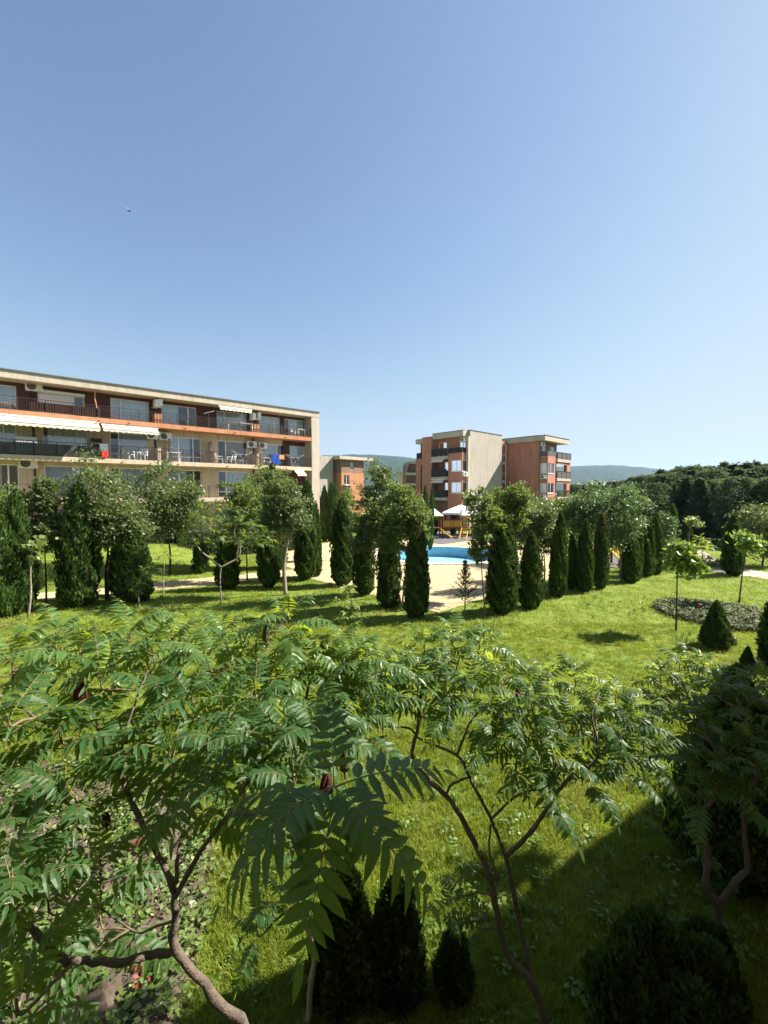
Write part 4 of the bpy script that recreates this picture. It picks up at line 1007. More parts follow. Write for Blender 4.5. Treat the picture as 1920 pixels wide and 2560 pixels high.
for h in bay_h: mb = MB(); mb.box(-1.27, -1.203, yb0 - .05, yb1 - .5, h[2] - .07, h[2] - .01); mb.box(-1.2, -.05, yb0 - .07, yb0 - .003, h[2] - .07, h[2] - .01); mb.build('sill', M['white'], RB)
for z in (f1, f2, f3):
    mb = MB(); mb.box(-1.5, -.003, yb1 + .004, yc, z - .38, z); mb.build('balcony_slab', M['fascia'], RB)
    mb = MB(); mb.box(-1.47, -1.44, yb1 + .06, yc - .05, z + .06, z + 1.0); mb.box(-1.44, -.05, yc - .07, yc - .04, z + .06, z + 1.0); mb.build('privacy_screen', M['screen'], RB)
    mb = MB(); mb.bar((-1.48, yb1 + .03, z + 1.02), (-1.48, yc, z + 1.02), .05); mb.bar((-1.48, yc - .03, z + 1.02), (0, yc - .03, z + 1.02), .05)
    for y in (yb1 + .05, (yb1 + yc) / 2, yc - .04): mb.bar((-1.48, y, z), (-1.48, y, z + 1.0), .05)
    mb.build('railing', M['rail'], RB)
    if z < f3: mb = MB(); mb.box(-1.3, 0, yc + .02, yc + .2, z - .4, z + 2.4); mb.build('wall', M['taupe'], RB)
mb = MB(); mb.box(-1.17, -1.14, yb0 + .04, yb1, f3 + .32, f3 + 1.0); mb.box(-1.14, -.02, yb0 + .04, yb0 + .07, f3 + .32, f3 + 1.0); mb.build('privacy_screen', M['screen'], RB)
mb = MB(); mb.box(-1.05, 6, yb0 - .02, yc + .15, fT - .74, fT - .02); mb.build('roof', M['fascia'], RB)['label'] = 'beige overhanging fascia of the near wing'
mb = MB(); mb.box(-1.12, 6, yb0 - .0, yc + .2, fT - .018, fT + .05); mb.build('roof_edge', M['flash'], RB)
# stair tower and far bay of the near wing
mb = MB(); mb.box(-1.25, 5, yc + .21, 7.3, 0, 12.75); mb.build('stair_tower', M['red'], RB)
mb = MB(); mb.box(-1.29, 5, yc + .2, 7.34, 12.752, 12.81); mb.build('roof_edge', M['flash'], RB)
mb = MB(); mb.box(-.7, 5, 7.302, 9.0, 0, 9.9); mb.build('bay', M['red'], RB)
mb = MB(); mb.box(-.9, 5, 7.345, 8.9, 12.05, 12.72); mb.build('roof', M['fascia'], RB)['label'] = 'short beige fascia beyond the stair tower'
mb = MB(); mb.box(-.68, -.64, 7.4, 8.9, 9.92, 10.75); mb.build('privacy_screen', M['screen'], RB)
mb = MB(); mb.box(-.715, -.702, 7.75, 8.05, 3.5, 9.0); mb.build('stair_window', M['dark'], RB)
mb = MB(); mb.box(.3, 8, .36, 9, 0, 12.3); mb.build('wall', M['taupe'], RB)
# recess with the stair windows
st = [(9.95, 11.2, 9.55, 12.3), (9.95, 11.2, 6.75, 9.4), (9.95, 11.2, 3.95, 6.6)]
mb = MB(); holed_wall(mb, (0, 1.3, 0), X_, nY, 7.6, 11.6, 0, 12.75, st); mb.build('wall', M['red'], RB)
for h in st: window(RB, (0, 1.3, 0), X_, nY, h, (), (None, .42), None, label='tall stair window', fr=.1)
mb = MB(); mb.box(8.2, 11.6, 1.26, 1.6, 12.752, 12.82); mb.build('roof_edge', M['flash'], RB)
for z in (9.4, 6.6): mb = MB(); mb.box(9.9, 11.25, 1.255, 1.297, z + .01, z + .14); mb.build('band', M['fascia'], RB)
# far wing: blank red wall, balcony front
y0 = -3.63
mb = MB(); mb.box(11.5, 11.8, y0, 4.5, 0, fT + .05); mb.build('end_wall', M['red'], RB)['label'] = 'blank terracotta end wall'
mb = MB(); mb.box(11.44, 11.9, y0 + .05, 4.5, fT + .052, fT + .12); mb.build('roof_edge', M['flash'], RB)
top2 = [(12.6, 13.9, f3 + .8, 12.1), (15.1, 16.7, f3 + .3, 11.9)]
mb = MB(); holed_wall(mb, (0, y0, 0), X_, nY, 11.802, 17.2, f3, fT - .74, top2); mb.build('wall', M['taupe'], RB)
mb = MB(); holed_wall(mb, (0, y0, 0), X_, nY, 11.802, 17.2, 0, f3, [(15.2, 16.4, f2 + .05, 9.3), (15.2, 16.4, f1 + .05, 6.5)]); mb.quad((17.2, y0, 0), (17.2, 4, 0), (17.2, 4, fT - .7), (17.2, y0, fT - .7)); mb.build('wall', M['red'], RB)
for h in top2: window(RB, (0, y0, 0), X_, nY, h, (.5,), None, 'curtain')
for a, b in ((f2 + .05, 9.3), (f1 + .05, 6.5)): window(RB, (0, y0, 0), X_, nY, (15.2, 16.4, a, b), (.5,), None, 'curtain', name='balcony_door')
yf = y0 - 1.2; xb0, xb1 = 11.95, 14.3
bh = [(xb0 + .02, xb1 - .45, f2 + .6, 9.25), (xb0 + .02, xb1 - .45, f1 + .6, 6.4)]; sh = [(yf + .02, y0 - .05, a, b) for _, _, a, b in bh]
mb = MB(); holed_wall(mb, (0, yf, 0), X_, nY, xb0, xb1, 2.3, f3 + .3, bh); holed_wall(mb, (xb0, 0, 0), Y_, nX, yf, y0, 2.3, f3 + .3, sh)
mb.quad((xb1, yf, 2.3), (xb1, y0, 2.3), (xb1, y0, f3 + .3), (xb1, yf, f3 + .3)); mb.quad((xb0, yf, f3 + .3), (xb1, yf, f3 + .3), (xb1, y0, f3 + .3), (xb0, y0, f3 + .3)); mb.quad((xb0, yf, 2.3), (xb1, yf, 2.3), (xb1, y0, 2.3), (xb0, y0, 2.3)); mb.build('bay', M['red'], RB)
for h in bh:
    window(RB, (0, yf, 0), X_, nY, h, (.52,), None, 'curtain', depth=.05, label='corner bay window, front half')
    mb = MB(); mb.box(xb0 - .06, xb1 - .4, yf - .07, yf - .003, h[2] - .07, h[2] - .01); mb.build('sill', M['white'], RB)
for h in sh: window(RB, (xb0, 0, 0), Y_, nX, h, (), None, 'curtain', depth=.05, label='corner bay window, side half')
xe = 19.4
for z in (f1, f2, f3):
    mb = MB(); mb.box(14.75, xe, yf - .1, y0 - .003, z - .40, z); mb.box(17.21, xe, y0 - .002, y0 + 2.2, z - .40, z); mb.build('balcony_slab', M['fascia'], RB)
    if z > f1:
        mb = MB(); mb.box(14.82, xe - .05, yf - .06, yf - .03, z + .06, z + 1.0); mb.box(14.8, 14.83, yf - .03, y0, z + .06, z + 1.0); mb.build('privacy_screen', M['screen_grey'], RB)
    mb = MB(); mb.bar((14.8, yf - .07, z + 1.03), (xe, yf - .07, z + 1.03), .05)
    for i in range(4): x = 14.82 + (xe - 14.87) * i / 3; mb.bar((x, yf - .07, z), (x, yf - .07, z + 1.0), .05)
    if z == f1:
        for i in range(34): x = 14.9 + i * .13; mb.bar((x, yf - .07, z + .08), (x, yf - .07, z + 1.0), .018)
    mb.build('railing', M['rail'], RB)
    if z < f3:
        mb = MB(); mb.box(18.2, xe - .08, yf + .02, yf + .5, z + .002, z + 2.4 - .002); mb.build('corner_column', M['red'], RB)
        mb = MB(); mb.box(14.78, xe - .05, yf + .02, yf + .25, z + 2.08, z + 2.398); mb.build('lintel', M['red'], RB)
mb = MB(); mb.box(xb0 + .05, 14.78, yf + .04, yf + .07, f3 + .32, f3 + 1.0); mb.box(xb0 + .05, xb0 + .08, yf + .07, y0, f3 + .32, f3 + 1.0); mb.build('privacy_screen', M['screen_grey'], RB)
mb = MB(); mb.box(11.2, 19.0, yf + .1, 4, fT - .735, fT - .03); mb.build('roof', M['fascia'], RB)['label'] = 'beige overhanging fascia of the far wing'
mb = MB(); mb.box(11.14, 19.06, yf + .04, 4, fT - .028, fT + .04); mb.build('roof_edge', M['flash'], RB)
mb = MB(); mb.box(11.0, 21.0, yf - 1.6, yf - 1.3, 0, 3.0); mb.build('terrace_wall', M['concrete'], RB)
mb = MB(); mb.box(11.0, 21.0, yf - 1.299, y0 - .004, 2.0, 2.29); mb.build('terrace', M['concrete'], RB)
for lab, p, a in (('under the fascia of the near terracotta wing', W(-.03, .95, 11.75), 90), ('below the upper corner window of the near terracotta wing', W(-.75, yb0 - .03, f2 + .02), 0), ('below the lower corner window of the near terracotta wing', W(-.75, yb0 - .03, f1 + .0), 0)):
    ac_unit('white air conditioner ' + lab, p, RZ - R(a), 1.05)
for lab, p, a in (('under the fascia of the far terracotta wing', W(12.4, y0 - .03, 11.75), 0), ('below the upper corner window of the far terracotta wing', W(xb0 - .03, yf + .55, f2 - .15), 90), ('below the lower corner window of the far terracotta wing', W(xb0 - .03, yf + .55, f1 - .15), 90)):
    ac_unit('white air conditioner ' + lab, p, RZ - R(a), 1.05)
for z, lab in ((f3, 'upper'), (f2, 'lower')):
    awning(lab + ' white scalloped awning on the near terracotta wing', W(-1.5, yc - .25, z - .40), RZ - R(90), 2.1, .35, .22, .2)
plastic_chair('pale chair on the lowest corner balcony of the far terracotta wing', W(15.4, y0 - .6, f1 + .002), RZ)

# ------------------------------------------------------------------ blocks further off
Q0 = Vector((-9.7, 97.0, 0)); B3 = thing('apartment_building', 'distant orange and brown block with a pale blank wall, past the corner pier', 'building', Q0, RZ)
mb = MB(); holed_wall(mb, (0, 0, 0), X_, nY, 0, 6.7, 0, 9.6, [(.7, 2.3, 6.9, 9.1), (.7, 2.3, 4.1, 6.3)]); mb.quad((0, 0, 0), (0, 7, 0), (0, 7, 9.6), (0, 0, 9.6)); mb.quad((6.7, 0, 0), (6.7, 7, 0), (6.7, 7, 9.6), (6.7, 0, 9.6)); mb.build('wall', M['orange'], B3)
mb = MB(); holed_wall(mb, (0, -.005, 0), X_, nY, 0, 6.7, 9.6, 12.6, [(2.6, 3.5, 10.3, 12.0)]); mb.quad((0, -.005, 9.6), (0, 7, 9.6), (0, 7, 12.6), (0, -.005, 12.6)); mb.quad((6.7, 0, 9.6), (6.7, 7, 9.6), (6.7, 7, 12.6), (6.7, 0, 12.6)); mb.build('wall', M['taupe'], B3)
window(B3, (0, -.005, 0), X_, nY, (2.6, 3.5, 10.3, 12.0), (), None, 'curtain')
for z0, z1 in ((6.9, 9.1), (4.1, 6.3)):
    window(B3, (0, 0, 0), X_, nY, (.7, 2.3, z0, z1), (.5,), None, 'curtain', name='balcony_door')
    mb = MB(); mb.box(.4, 2.9, -1.0, -.004, z0 - .3, z0 - .02); mb.build('balcony_slab', M['fascia'], B3); railing(B3, (.45, -.95, z0), X_, 2.4, 1.0, .2)
mb = MB(); mb.box(-1.2, 8.8, -1.0, 7, 12.604, 13.3); mb.build('roof', M['fascia'], B3)
mb = MB(); holed_wall(mb, (0, 3.0, 0), X_, nY, -1.2, 0, 0, 12.6, [(-1.1, -.1, z, z + 2.3) for z in (3.6, 6.5, 9.6)]); mb.build('wall', M['red'], B3)
for z in (3.6, 6.5, 9.6): window(B3, (0, 3.0, 0), X_, nY, (-1.1, -.1, z, z + 2.3), (), (None, .5), None, label='stair window', fr=.12)
mb = MB(); mb.box(-12, -1.2, 1.6, 2.0, 0, 13.3); mb.build('end_wall', M['grey'], B3); mb = MB(); mb.box(-12, 0, 3.3, 9, 0, 12.5); mb.build('core', M['taupe'], B3).name = 'rear_wall'
p = at(1016, 1190, 92); B4 = thing('apartment_building', 'small pale block with a sloping top storey behind the terracotta block', 'building', (p.x, p.y, 0), RZ - R(38))
zz = [at(1030, y, 92).z for y in (1154, 1160, 1181, 1188, 1209, 1214, 1235)]
mb = MB(); mb.box(0, 6, .0, 6, 0, zz[1] - .02); mb.build('wall', M['taupe'], B4)
mb = MB(); mb.box(.15, 6.2, -.9, 6, zz[1], zz[0]); mb.build('roof', M['concrete'], B4)
mb = MB(); mb.quad((-.4, -.95, zz[3]), (.15, -.9, zz[1]), (.15, 0, zz[1]), (-.4, 0, zz[3])); mb.quad((-.4, -.95, zz[3]), (-.1, -.95, zz[3]), (.45, -.9, zz[1]), (.15, -.9, zz[1])); mb.build('mansard_side', M['grey'], B4)
for a, b in ((zz[3], zz[2]), (zz[5], zz[4])):
    mb = MB(); mb.box(-.3, 6, -1.2, -.004, a - .0, a + .5); mb.build('balcony_slab', M['fascia'], B4); railing(B4, (-.2, -1.15, a + .5), X_, 6, .9, .16)
    window(B4, (0, -.004, 0), X_, nY, (2.3, 4.2, a + .55, a + 2.3), (.5,), None, 'curtain', depth=-.06)
p = at(996, 1200, 128); B5 = thing('house', 'plain beige gable end between the distant blocks', 'house', (p.x, p.y, 0), RZ - R(40)); zt = at(1005, 1180, 128).z
mb = MB(); mb.box(0, 5.5, 0, 5, 0, zt); mb.build('wall', M['cream'], B5); mb = MB(); mb.box(-.15, 5.6, -.15, 5.1, zt + .003, zt + .15); mb.build('roof', M['concrete'], B5)

# own house: unseen wing, shaped so that its shade falls across the near lawn, and the wall behind the balcony
K = Vector((9.5, 5.96, 0)); OB = thing('apartment_building', 'unseen shading wing of the house the view is taken from', 'building', K, R(32))
hl = [(1.5 + 3.2 * i, 3.3 + 3.2 * i, z, z + 1.5) for i in range(3) for z in (2.2, 5.0)]
mb = MB(); holed_wall(mb, (0, 0, 0), Y_, nX, -11, 0, 0, 8.4, [(-a - 2, -a, c, d) for a, b, c, d in hl]); mb.quad((0, 0, 0), (12, 0, 0), (12, 0, 8.4), (0, 0, 8.4)); mb.quad((12, 0, 0), (12, -11, 0), (12, -11, 8.4), (12, 0, 8.4)); mb.quad((0, -11, 0), (12, -11, 0), (12, -11, 8.4), (0, -11, 8.4)); mb.build('wall', M['cream'], OB)
for a, b, c, d in hl: window(OB, (0, 0, 0), Y_, nX, (-a - 2, -a, c, d), (.5,), None, 'curtain')
mb = MB(); mb.box(-.1, 12.4, -11.4, .0, 8.41, 8.95); mb.build('roof', M['fascia'], OB)
mb = MB(); mb.box(-14, 18, -12, -1.6, 0, 10.3); mb.box(3.0, 8.2, -1.598, 2.42, 0, 10.3); o = mb.build('apartment_building', M['cream'], None); tag(o, 'cream wall of the house behind the viewer with an added shading bay, out of view', 'building')  # side bay added out of view to shade the nearest leaf whorl
# ------------------------------------------------------------------ columnar conifers
def Y_of(py): return ground(960, py).y
TH = {
 'col': (thuja_mesh('foliage', 3.6, .50, 1, 5200), 3.6, .50), 'col2': (thuja_mesh('foliage', 3.6, .55, 2, 6000, ((-.12, 0, 1, .78), (.26, .05, .84, .55))), 3.6, .55),
 'slim': (thuja_mesh('foliage', 3.6, .30, 3, 3800, lump=.14), 3.6, .30), 'fat': (thuja_mesh('foliage', 3.6, .62, 4, 6500, ((0, 0, 1, .95), (.2, -.1, .9, .6)), lump=.22, base=.6), 3.6, .62),
 'brown': (thuja_mesh('foliage', 3.6, .52, 5, 5200, ((0, 0, 1, .9), (-.2, .05, .92, .5), (.25, 0, .88, .45)), brown=.4), 3.6, .52), 'cone': (thuja_mesh('foliage', 1.8, .62, 6, 4200, taper=.75, base=.55, size=.11, lump=.14), 1.8, .62),
 'point': (thuja_mesh('foliage', 3.6, .62, 8, 5200, ((0, 0, 1, .95), (.3, .1, .8, .6), (-.3, 0, .75, .6)), taper=.62, base=.7), 3.6, .62)}
GT = 'clipped columnar conifers along the lawn and deck'
def thuja(kind, px, base, top, wpx, label, name='thuja', group=GT, rz=None, lean=None):
    lean = rnd.uniform(-.035, .035) if lean is None else lean
    me, h0, r0 = TH[kind]; p = base_at(px, base); Y = p.y + .3
    h = EYE.z + (HZ - top) / F * Y - p.z; r = wpx / F * Y / 2
    o = thing(name, label, 'tree', p, 0, group)
    c = link('crown', me, o); c.scale = (r / r0 * .88, r / r0 * .88, h / h0); c.rotation_euler = (0, lean, rz if rz is not None else rnd.uniform(0, 6.28))
    MB().tube([(0, 0, -.05), (0, 0, .1), (0, 0, h * .35)], [.06, .05, .03], 6).build('trunk', M['bark_dark'], o)
    return o
for a in [
 ('fat', 6, 1543, 1258, 98, 'bushy yellowish thuja cut by the picture edge at the garden path'), ('col', 47, 1535, 1226, 78, 'tall dark thuja behind the white-stemmed sapling, with a ragged brown tip'), ('fat', 88, 1476, 1380, 46, 'low dark thuja behind the white-stemmed sapling, beyond the path'),
 ('fat', 196, 1515, 1212, 104, 'widest thuja column, standing before the path with its top inside a round tree'), ('col', 300, 1490, 1330, 50, 'short dark thuja just past the thick-stemmed round tree'), ('fat', 340, 1503, 1300, 86, 'broad sunlit thuja beside the thick-stemmed round tree'),
 ('fat', 502, 1432, 1345, 44, 'low round dark thuja bush on the lawn beyond the path'), ('col', 570, 1472, 1338, 60, 'mid-height thuja behind the forked pale sumac'), ('col', 672, 1468, 1245, 56, 'slender thuja just before the withered leaning tree'),
 ('point', 684, 1420, 1163, 86, 'pointed conifer with a browned tip reaching up to the balcony washing'), ('col', 762, 1450, 1203, 58, 'tall lit thuja at the meeting of path and pool deck'), ('slim', 791, 1442, 1257, 30, 'thin lit thuja leaning on the tall one where the path meets the deck'),
 ('slim', 796, 1352, 1220, 26, 'first of the four far thujas beyond the deck, by the pale pier'), ('slim', 812, 1352, 1216, 26, 'second of the four far thujas beyond the deck'), ('slim', 826, 1352, 1208, 26, 'third and tallest of the four far thujas beyond the deck'), ('slim', 839, 1354, 1212, 26, 'last of the four far thujas, next to the big deck-side column'),
 ('col', 856, 1464, 1246, 62, 'dark thuja first in the row that hides the pool, at the open deck'), ('col', 911, 1487, 1300, 56, 'dark thuja second in the row that hides the pool'), ('fat', 973, 1518, 1290, 68, 'dark thuja third in the row that hides the pool'), ('brown', 1040, 1543, 1300, 72, 'thuja with a brown dead patch at the corner of the pool deck'),
 ('col', 1255, 1533, 1281, 78, 'big dark thuja beside the gap with the pool view'), ('fat', 1327, 1520, 1330, 66, 'stocky dark thuja under the leaning leafy tree'), ('col2', 1392, 1493, 1280, 54, 'double-tipped thuja before the globe lamp'), ('slim', 1428, 1475, 1325, 24, 'thin shaded thuja squeezed behind a double one'),
 ('col2', 1461, 1480, 1300, 50, 'double thuja with one short sunlit tip, fourth from the pool gap'), ('brown', 1500, 1473, 1280, 46, 'dark thuja with a browned tip next to the yellow ladder'), ('fat', 1575, 1455, 1330, 54, 'broad low thuja under the silvery round tree'), ('slim', 1593, 1452, 1300, 22, 'thin lit thuja spire growing from the broad low one'),
 ('slim', 1612, 1443, 1340, 32, 'short thuja in the trio at the end of the row'), ('slim', 1624, 1441, 1305, 24, 'thin taller thuja in the trio at the end of the row'), ('col', 1642, 1436, 1283, 32, 'last thuja of the row, at the start of the open lawn'),
 ('point', 1680, 1398, 1262, 56, 'pyramid shaped thuja behind the end of the row'), ('slim', 1708, 1398, 1305, 24, 'small thuja spire beside the pyramid shaped one'), ('col', 1722, 1398, 1320, 22, 'smallest thuja spire beside the pyramid shaped one'),
 ('col2', 1831, 1438, 1286, 62, 'lone thuja column standing at the edge of the pinkish path')]: thuja(*a)
thuja('cone', 1790, 1618, 1502, 92, 'small cone shaped thuja between the planted bed and the sumac', group='cone shaped conifers on the near lawn')
thuja('cone', 1868, 1662, 1612, 40, 'tiny young thuja in front of the picture edge', group='cone shaped conifers on the near lawn')
thuja('fat', 1935, 1672, 1490, 74, 'dark thuja cut off by the picture edge beside the planted bed', group='cone shaped conifers on the near lawn')
thuja('slim', 1062, 1372, 1215, 20, 'small dark thuja against the terracotta stair tower', group='small conifers at the terracotta block'); thuja('slim', 1075, 1374, 1220, 16, 'second small thuja against the terracotta stair tower', group='small conifers at the terracotta block')
thuja('point', 1133, 1336, 1270, 18, 'small dark conifer before the white parasol', group='small conifers at the terracotta block'); thuja('slim', 1086, 1338, 1248, 18, 'small green conifer between playground and terracotta block', group='small conifers at the terracotta block')
thuja('point', 1331, 1372, 1238, 26, 'dark conifer tip before the far terracotta wing', group='small conifers at the terracotta block'); thuja('slim', 1342, 1372, 1246, 18, 'smaller conifer tip before the far terracotta wing', group='small conifers at the terracotta block')

# near conifers under the viewer
def near_thuja(label, x, y, h, r, seed, n, spires=((0, 0, 1, 1),), size=.085, taper=None, pw=2.2, name='thuja', base=.6):
    o = thing(name, label, 'tree', (x, y, 0), 0, 'conifers close below the balcony')
    link('crown', thuja_mesh('foliage', h, r, seed, n, spires, size, .26, 'thuja_near', pw, base, taper=taper), o)
    MB().tube([(0, 0, -.05), (0, 0, h * .4)], [.05, .02], 6).build('trunk', M['bark_dark'], o)
near_thuja('feathery young thuja at the foot of the sumac, the taller of two', -.40, 4.0, 1.22, .31, 21, 11000, size=.16, taper=.45)
near_thuja('feathery young thuja, the shorter of two side by side', .13, 4.0, 1.06, .26, 22, 9000, size=.16, taper=.45)
near_thuja('spiky dwarf conifer beside the bending sumac trunk', .70, 4.02, .60, .17, 23, 4000, size=.14, taper=.7)
near_thuja('wide many-pointed thuja in deep shade at the bottom corner', 2.6, 3.9, .88, .50, 24, 15000, ((0, 0, 1, .9), (.34, -.2, .95, .7), (-.30, -.15, .8, .75), (.1, -.4, .75, .7), (.62, .1, .8, .6)), size=.12, taper=.5)
near_thuja('tall broad thuja in deep shade behind the crooked sumac', 4.55, 5.35, 2.75, .70, 25, 17000, ((0, 0, 1, .9), (.2, .35, .92, .7)), size=.085)
near_thuja('second tall shaded thuja at the picture edge behind the crooked sumac', 5.35, 5.2, 2.7, .66, 26, 14000, size=.085)

# ------------------------------------------------------------------ leafy trees
GL = 'young leafy trees planted round the pool lawn'
def T(label, trunk_px, base_py, crowns_px, seed, leafm='ash', n=5000, size=.11, r0=.06, bark='bark_dark', depth=.85, path=None, **kw):
    """crowns_px: (cx, cy, half width, half height[, offset in depth]) as surveyed at the trunk's distance"""
    b = base_at(trunk_px, base_py); Y = b.y; cr = []
    for c in crowns_px:
        dy = c[4] if len(c) > 4 else 0; q = at(c[0], c[1], Y + dy); s = (Y + dy) / F; cr.append((q.x - b.x, dy, q.z - b.z, c[2] * s, c[2] * s * depth, c[3] * s))
    tr = [(0, 0, -.05)] + [tuple(at(x, y, Y) - b) for x, y in path] if path else None
    return tree('leafy_tree', label, 'tree', b, None, cr, seed, leafm, n, size, tr, r0, bark, GL, **kw)
T('thin tree with a pale crown behind the brown-tipped thuja', 116, 1521, [(112, 1255, 36, 60), (120, 1330, 42, 45)], 11, 'ash', 4200, .12, .045, path=[(115, 1440), (112, 1380), (110, 1280)])
T('light green tree at the picture edge behind the thuja', -8, 1500, [(0, 1270, 45, 55)], 12, 'ash_light', 2600, .12, .045)
T('round dense tree with the thickest dark stem, before the balconies', 268, 1500, [(262, 1245, 84, 78), (300, 1310, 72, 62), (238, 1325, 58, 50)], 13, 'ash', 11000, .105, .10, path=[(266, 1430), (270, 1380), (268, 1300)], twigs=190)
T('round dense tree standing on the lawn beyond the path', 424, 1435, [(425, 1235, 72, 66), (460, 1280, 52, 60), (400, 1300, 40, 44)], 14, 'ash', 9000, .13, .08, path=[(426, 1390), (422, 1340), (424, 1280)], twigs=170)
T('sunlit tree with a loose top below the dark curtained window', 618, 1452, [(612, 1245, 48, 46), (640, 1290, 42, 44), (590, 1310, 36, 40)], 15, 'ash_light', 5200, .12, .05)
T('leafy tree with a withered brown patch and a pale leaning trunk', 714, 1487, [(705, 1240, 50, 58), (690, 1300, 40, 45), (738, 1290, 36, 40)], 16, 'ash', 7500, .10, .11, 'bark_pale', path=[(710, 1420), (716, 1370), (724, 1320), (715, 1260)], twigs=150, mix=('dry', (0.10, -.3, 2.55), (.85, 1.6, .55)))
T('bright green tree filling the gap behind the withered tree', 655, 1425, [(650, 1220, 40, 50), (690, 1215, 34, 40)], 17, 'ash_light', 3500, .13, .05)
T('tall leafy tree rising before the wooded hill', 942, 1497, [(948, 1250, 56, 66), (915, 1330, 44, 60), (975, 1310, 46, 55), (948, 1185, 26, 34)], 18, 'ash', 10500, .095, .06, 'bark_pale', path=[(948, 1440), (952, 1380), (945, 1330), (950, 1260)], twigs=190)
T('yellow-green tree beside the tall one, over the brown-patched thuja', 1003, 1528, [(1018, 1280, 50, 46), (1043, 1310, 36, 38), (1000, 1240, 30, 34), (990, 1350, 40, 40)], 19, 'ash_light', 8000, .09, .05, 'bark_pale', path=[(1012, 1450), (1018, 1380), (1016, 1300)], twigs=160)
T('airy young tree with drooping sprays before the pool', 1214, 1537, [(1198, 1258, 32, 40), (1212, 1320, 38, 44), (1196, 1372, 28, 30), (1230, 1290, 24, 36)], 20, 'ash_light', 4200, .10, .035, 'bark_pale', path=[(1208, 1480), (1204, 1420), (1200, 1350), (1192, 1260)], twigs=100)
T('light tree rising between the big dark thuja and the grey wall', 1290, 1500, [(1285, 1255, 42, 46), (1270, 1300, 36, 36)], 21, 'ash_light', 4800, .105, .05)
T('leaning leafy tree over the stocky thuja', 1360, 1472, [(1345, 1290, 46, 50), (1330, 1345, 46, 46), (1372, 1345, 32, 34)], 22, 'ash', 7000, .10, .05, 'bark_pale', path=[(1362, 1420), (1358, 1370), (1345, 1300)], twigs=140)
T('pale green crown behind the double-tipped thuja', 1405, 1450, [(1400, 1280, 38, 32), (1440, 1300, 34, 42)], 23, 'ash_light', 3500, .12, .05)
T('big silvery round tree with branches drooping over the lawn', 1553, 1455, [(1500, 1265, 66, 50), (1550, 1300, 52, 56), (1465, 1290, 44, 44), (1570, 1250, 36, 36), (1530, 1345, 40, 30)], 24, 'ash_grey', 13000, .105, .07, 'bark_pale', path=[(1552, 1400), (1548, 1350), (1540, 1290)], twigs=210, spread=.2)
T('loose sunlit tree between the row end and the pyramid shaped thuja', 1668, 1425, [(1668, 1315, 22, 32), (1664, 1370, 30, 30)], 25, 'ash_grey', 2600, .12, .04)
T('broad tree at the picture edge by the pinkish path', 1905, 1415, [(1900, 1310, 56, 48), (1870, 1350, 40, 40), (1930, 1350, 44, 48)], 26, 'ash', 8000, .13, .07, twigs=160)
T('small bushy tree between the pool row and the distant thujas', 872, 1400, [(865, 1260, 24, 34), (880, 1300, 24, 30)], 27, 'ash_light', 2200, .13, .04)
T('low leafy tree behind the row, below the far terracotta wing', 1440, 1410, [(1435, 1265, 46, 22), (1380, 1268, 40, 18)], 28, 'ash', 3600, .15, .05)
T('small pale tree rising past the blank grey wall', 1243, 1460, [(1246, 1235, 14, 16), (1240, 1275, 28, 30)], 29, 'ash_light', 1800, .11, .03)

# large-leaved young trees
def sapling(label, px, base, crown, seed, leafm='catalpa', n=170, size=.24, r0=.035, bark='bark_dark', path=None, name='young_tree', twigs=26, spread=.3):
    b = ground(px, base); b.z = 0; Y = b.y; cr = []
    for c in crown: q = at(c[0], c[1], Y); s = Y / F; cr.append((q.x - b.x, 0, q.z, c[2] * s, c[2] * s, c[3] * s))
    tr = [(0, 0, -.05)] + [tuple(at(x, y, Y) - b) for x, y in path] if path else None
    return tree(name, label, 'tree', b, None, cr, seed, leafm, n, size, tr, r0, bark, 'single young trees on the lawn', twigs=twigs, spread=spread, limbs=7, aspect=.72, up=.7)
sapling('young broad-leaved tree on a thin dark stem before the planted bed', 1690, 1580, [(1703, 1388, 34, 42), (1722, 1410, 24, 26)], 41, n=850, size=.15, twigs=80, path=[(1692, 1500), (1694, 1425), (1702, 1390)])
sapling('young broad-leaved tree leaning on its stem beyond the planted bed', 1847, 1512, [(1872, 1355, 27, 26)], 42, n=480, size=.14, path=[(1855, 1440), (1864, 1380), (1870, 1352)], twigs=36)
sapling('small pale tree with a bare trunk beside the pinkish path', 1722, 1400, [(1734, 1308, 17, 17)], 43, 'pale_sap', 300, .17, .06, path=[(1722, 1350), (1728, 1310)], bark='bark_pale')
sapling('white-stemmed sapling with a small leaf tuft before the tall dark thuja', 70, 1541, [(92, 1358, 26, 12), (96, 1385, 14, 14)], 44, 'pale_sap', 90, .17, .05, 'bark_pale', path=[(77, 1485), (76, 1430), (80, 1380), (92, 1360)], twigs=18)
sapling('pale-leaved sapling alone in the tree shade on the lawn', 886, 1588, [(872, 1470, 20, 22), (858, 1500, 22, 18), (888, 1530, 18, 22), (860, 1545, 16, 14)], 45, 'pale_sap', 210, .13, .022, path=[(882, 1540), (878, 1500), (870, 1460)], twigs=34, spread=.22)
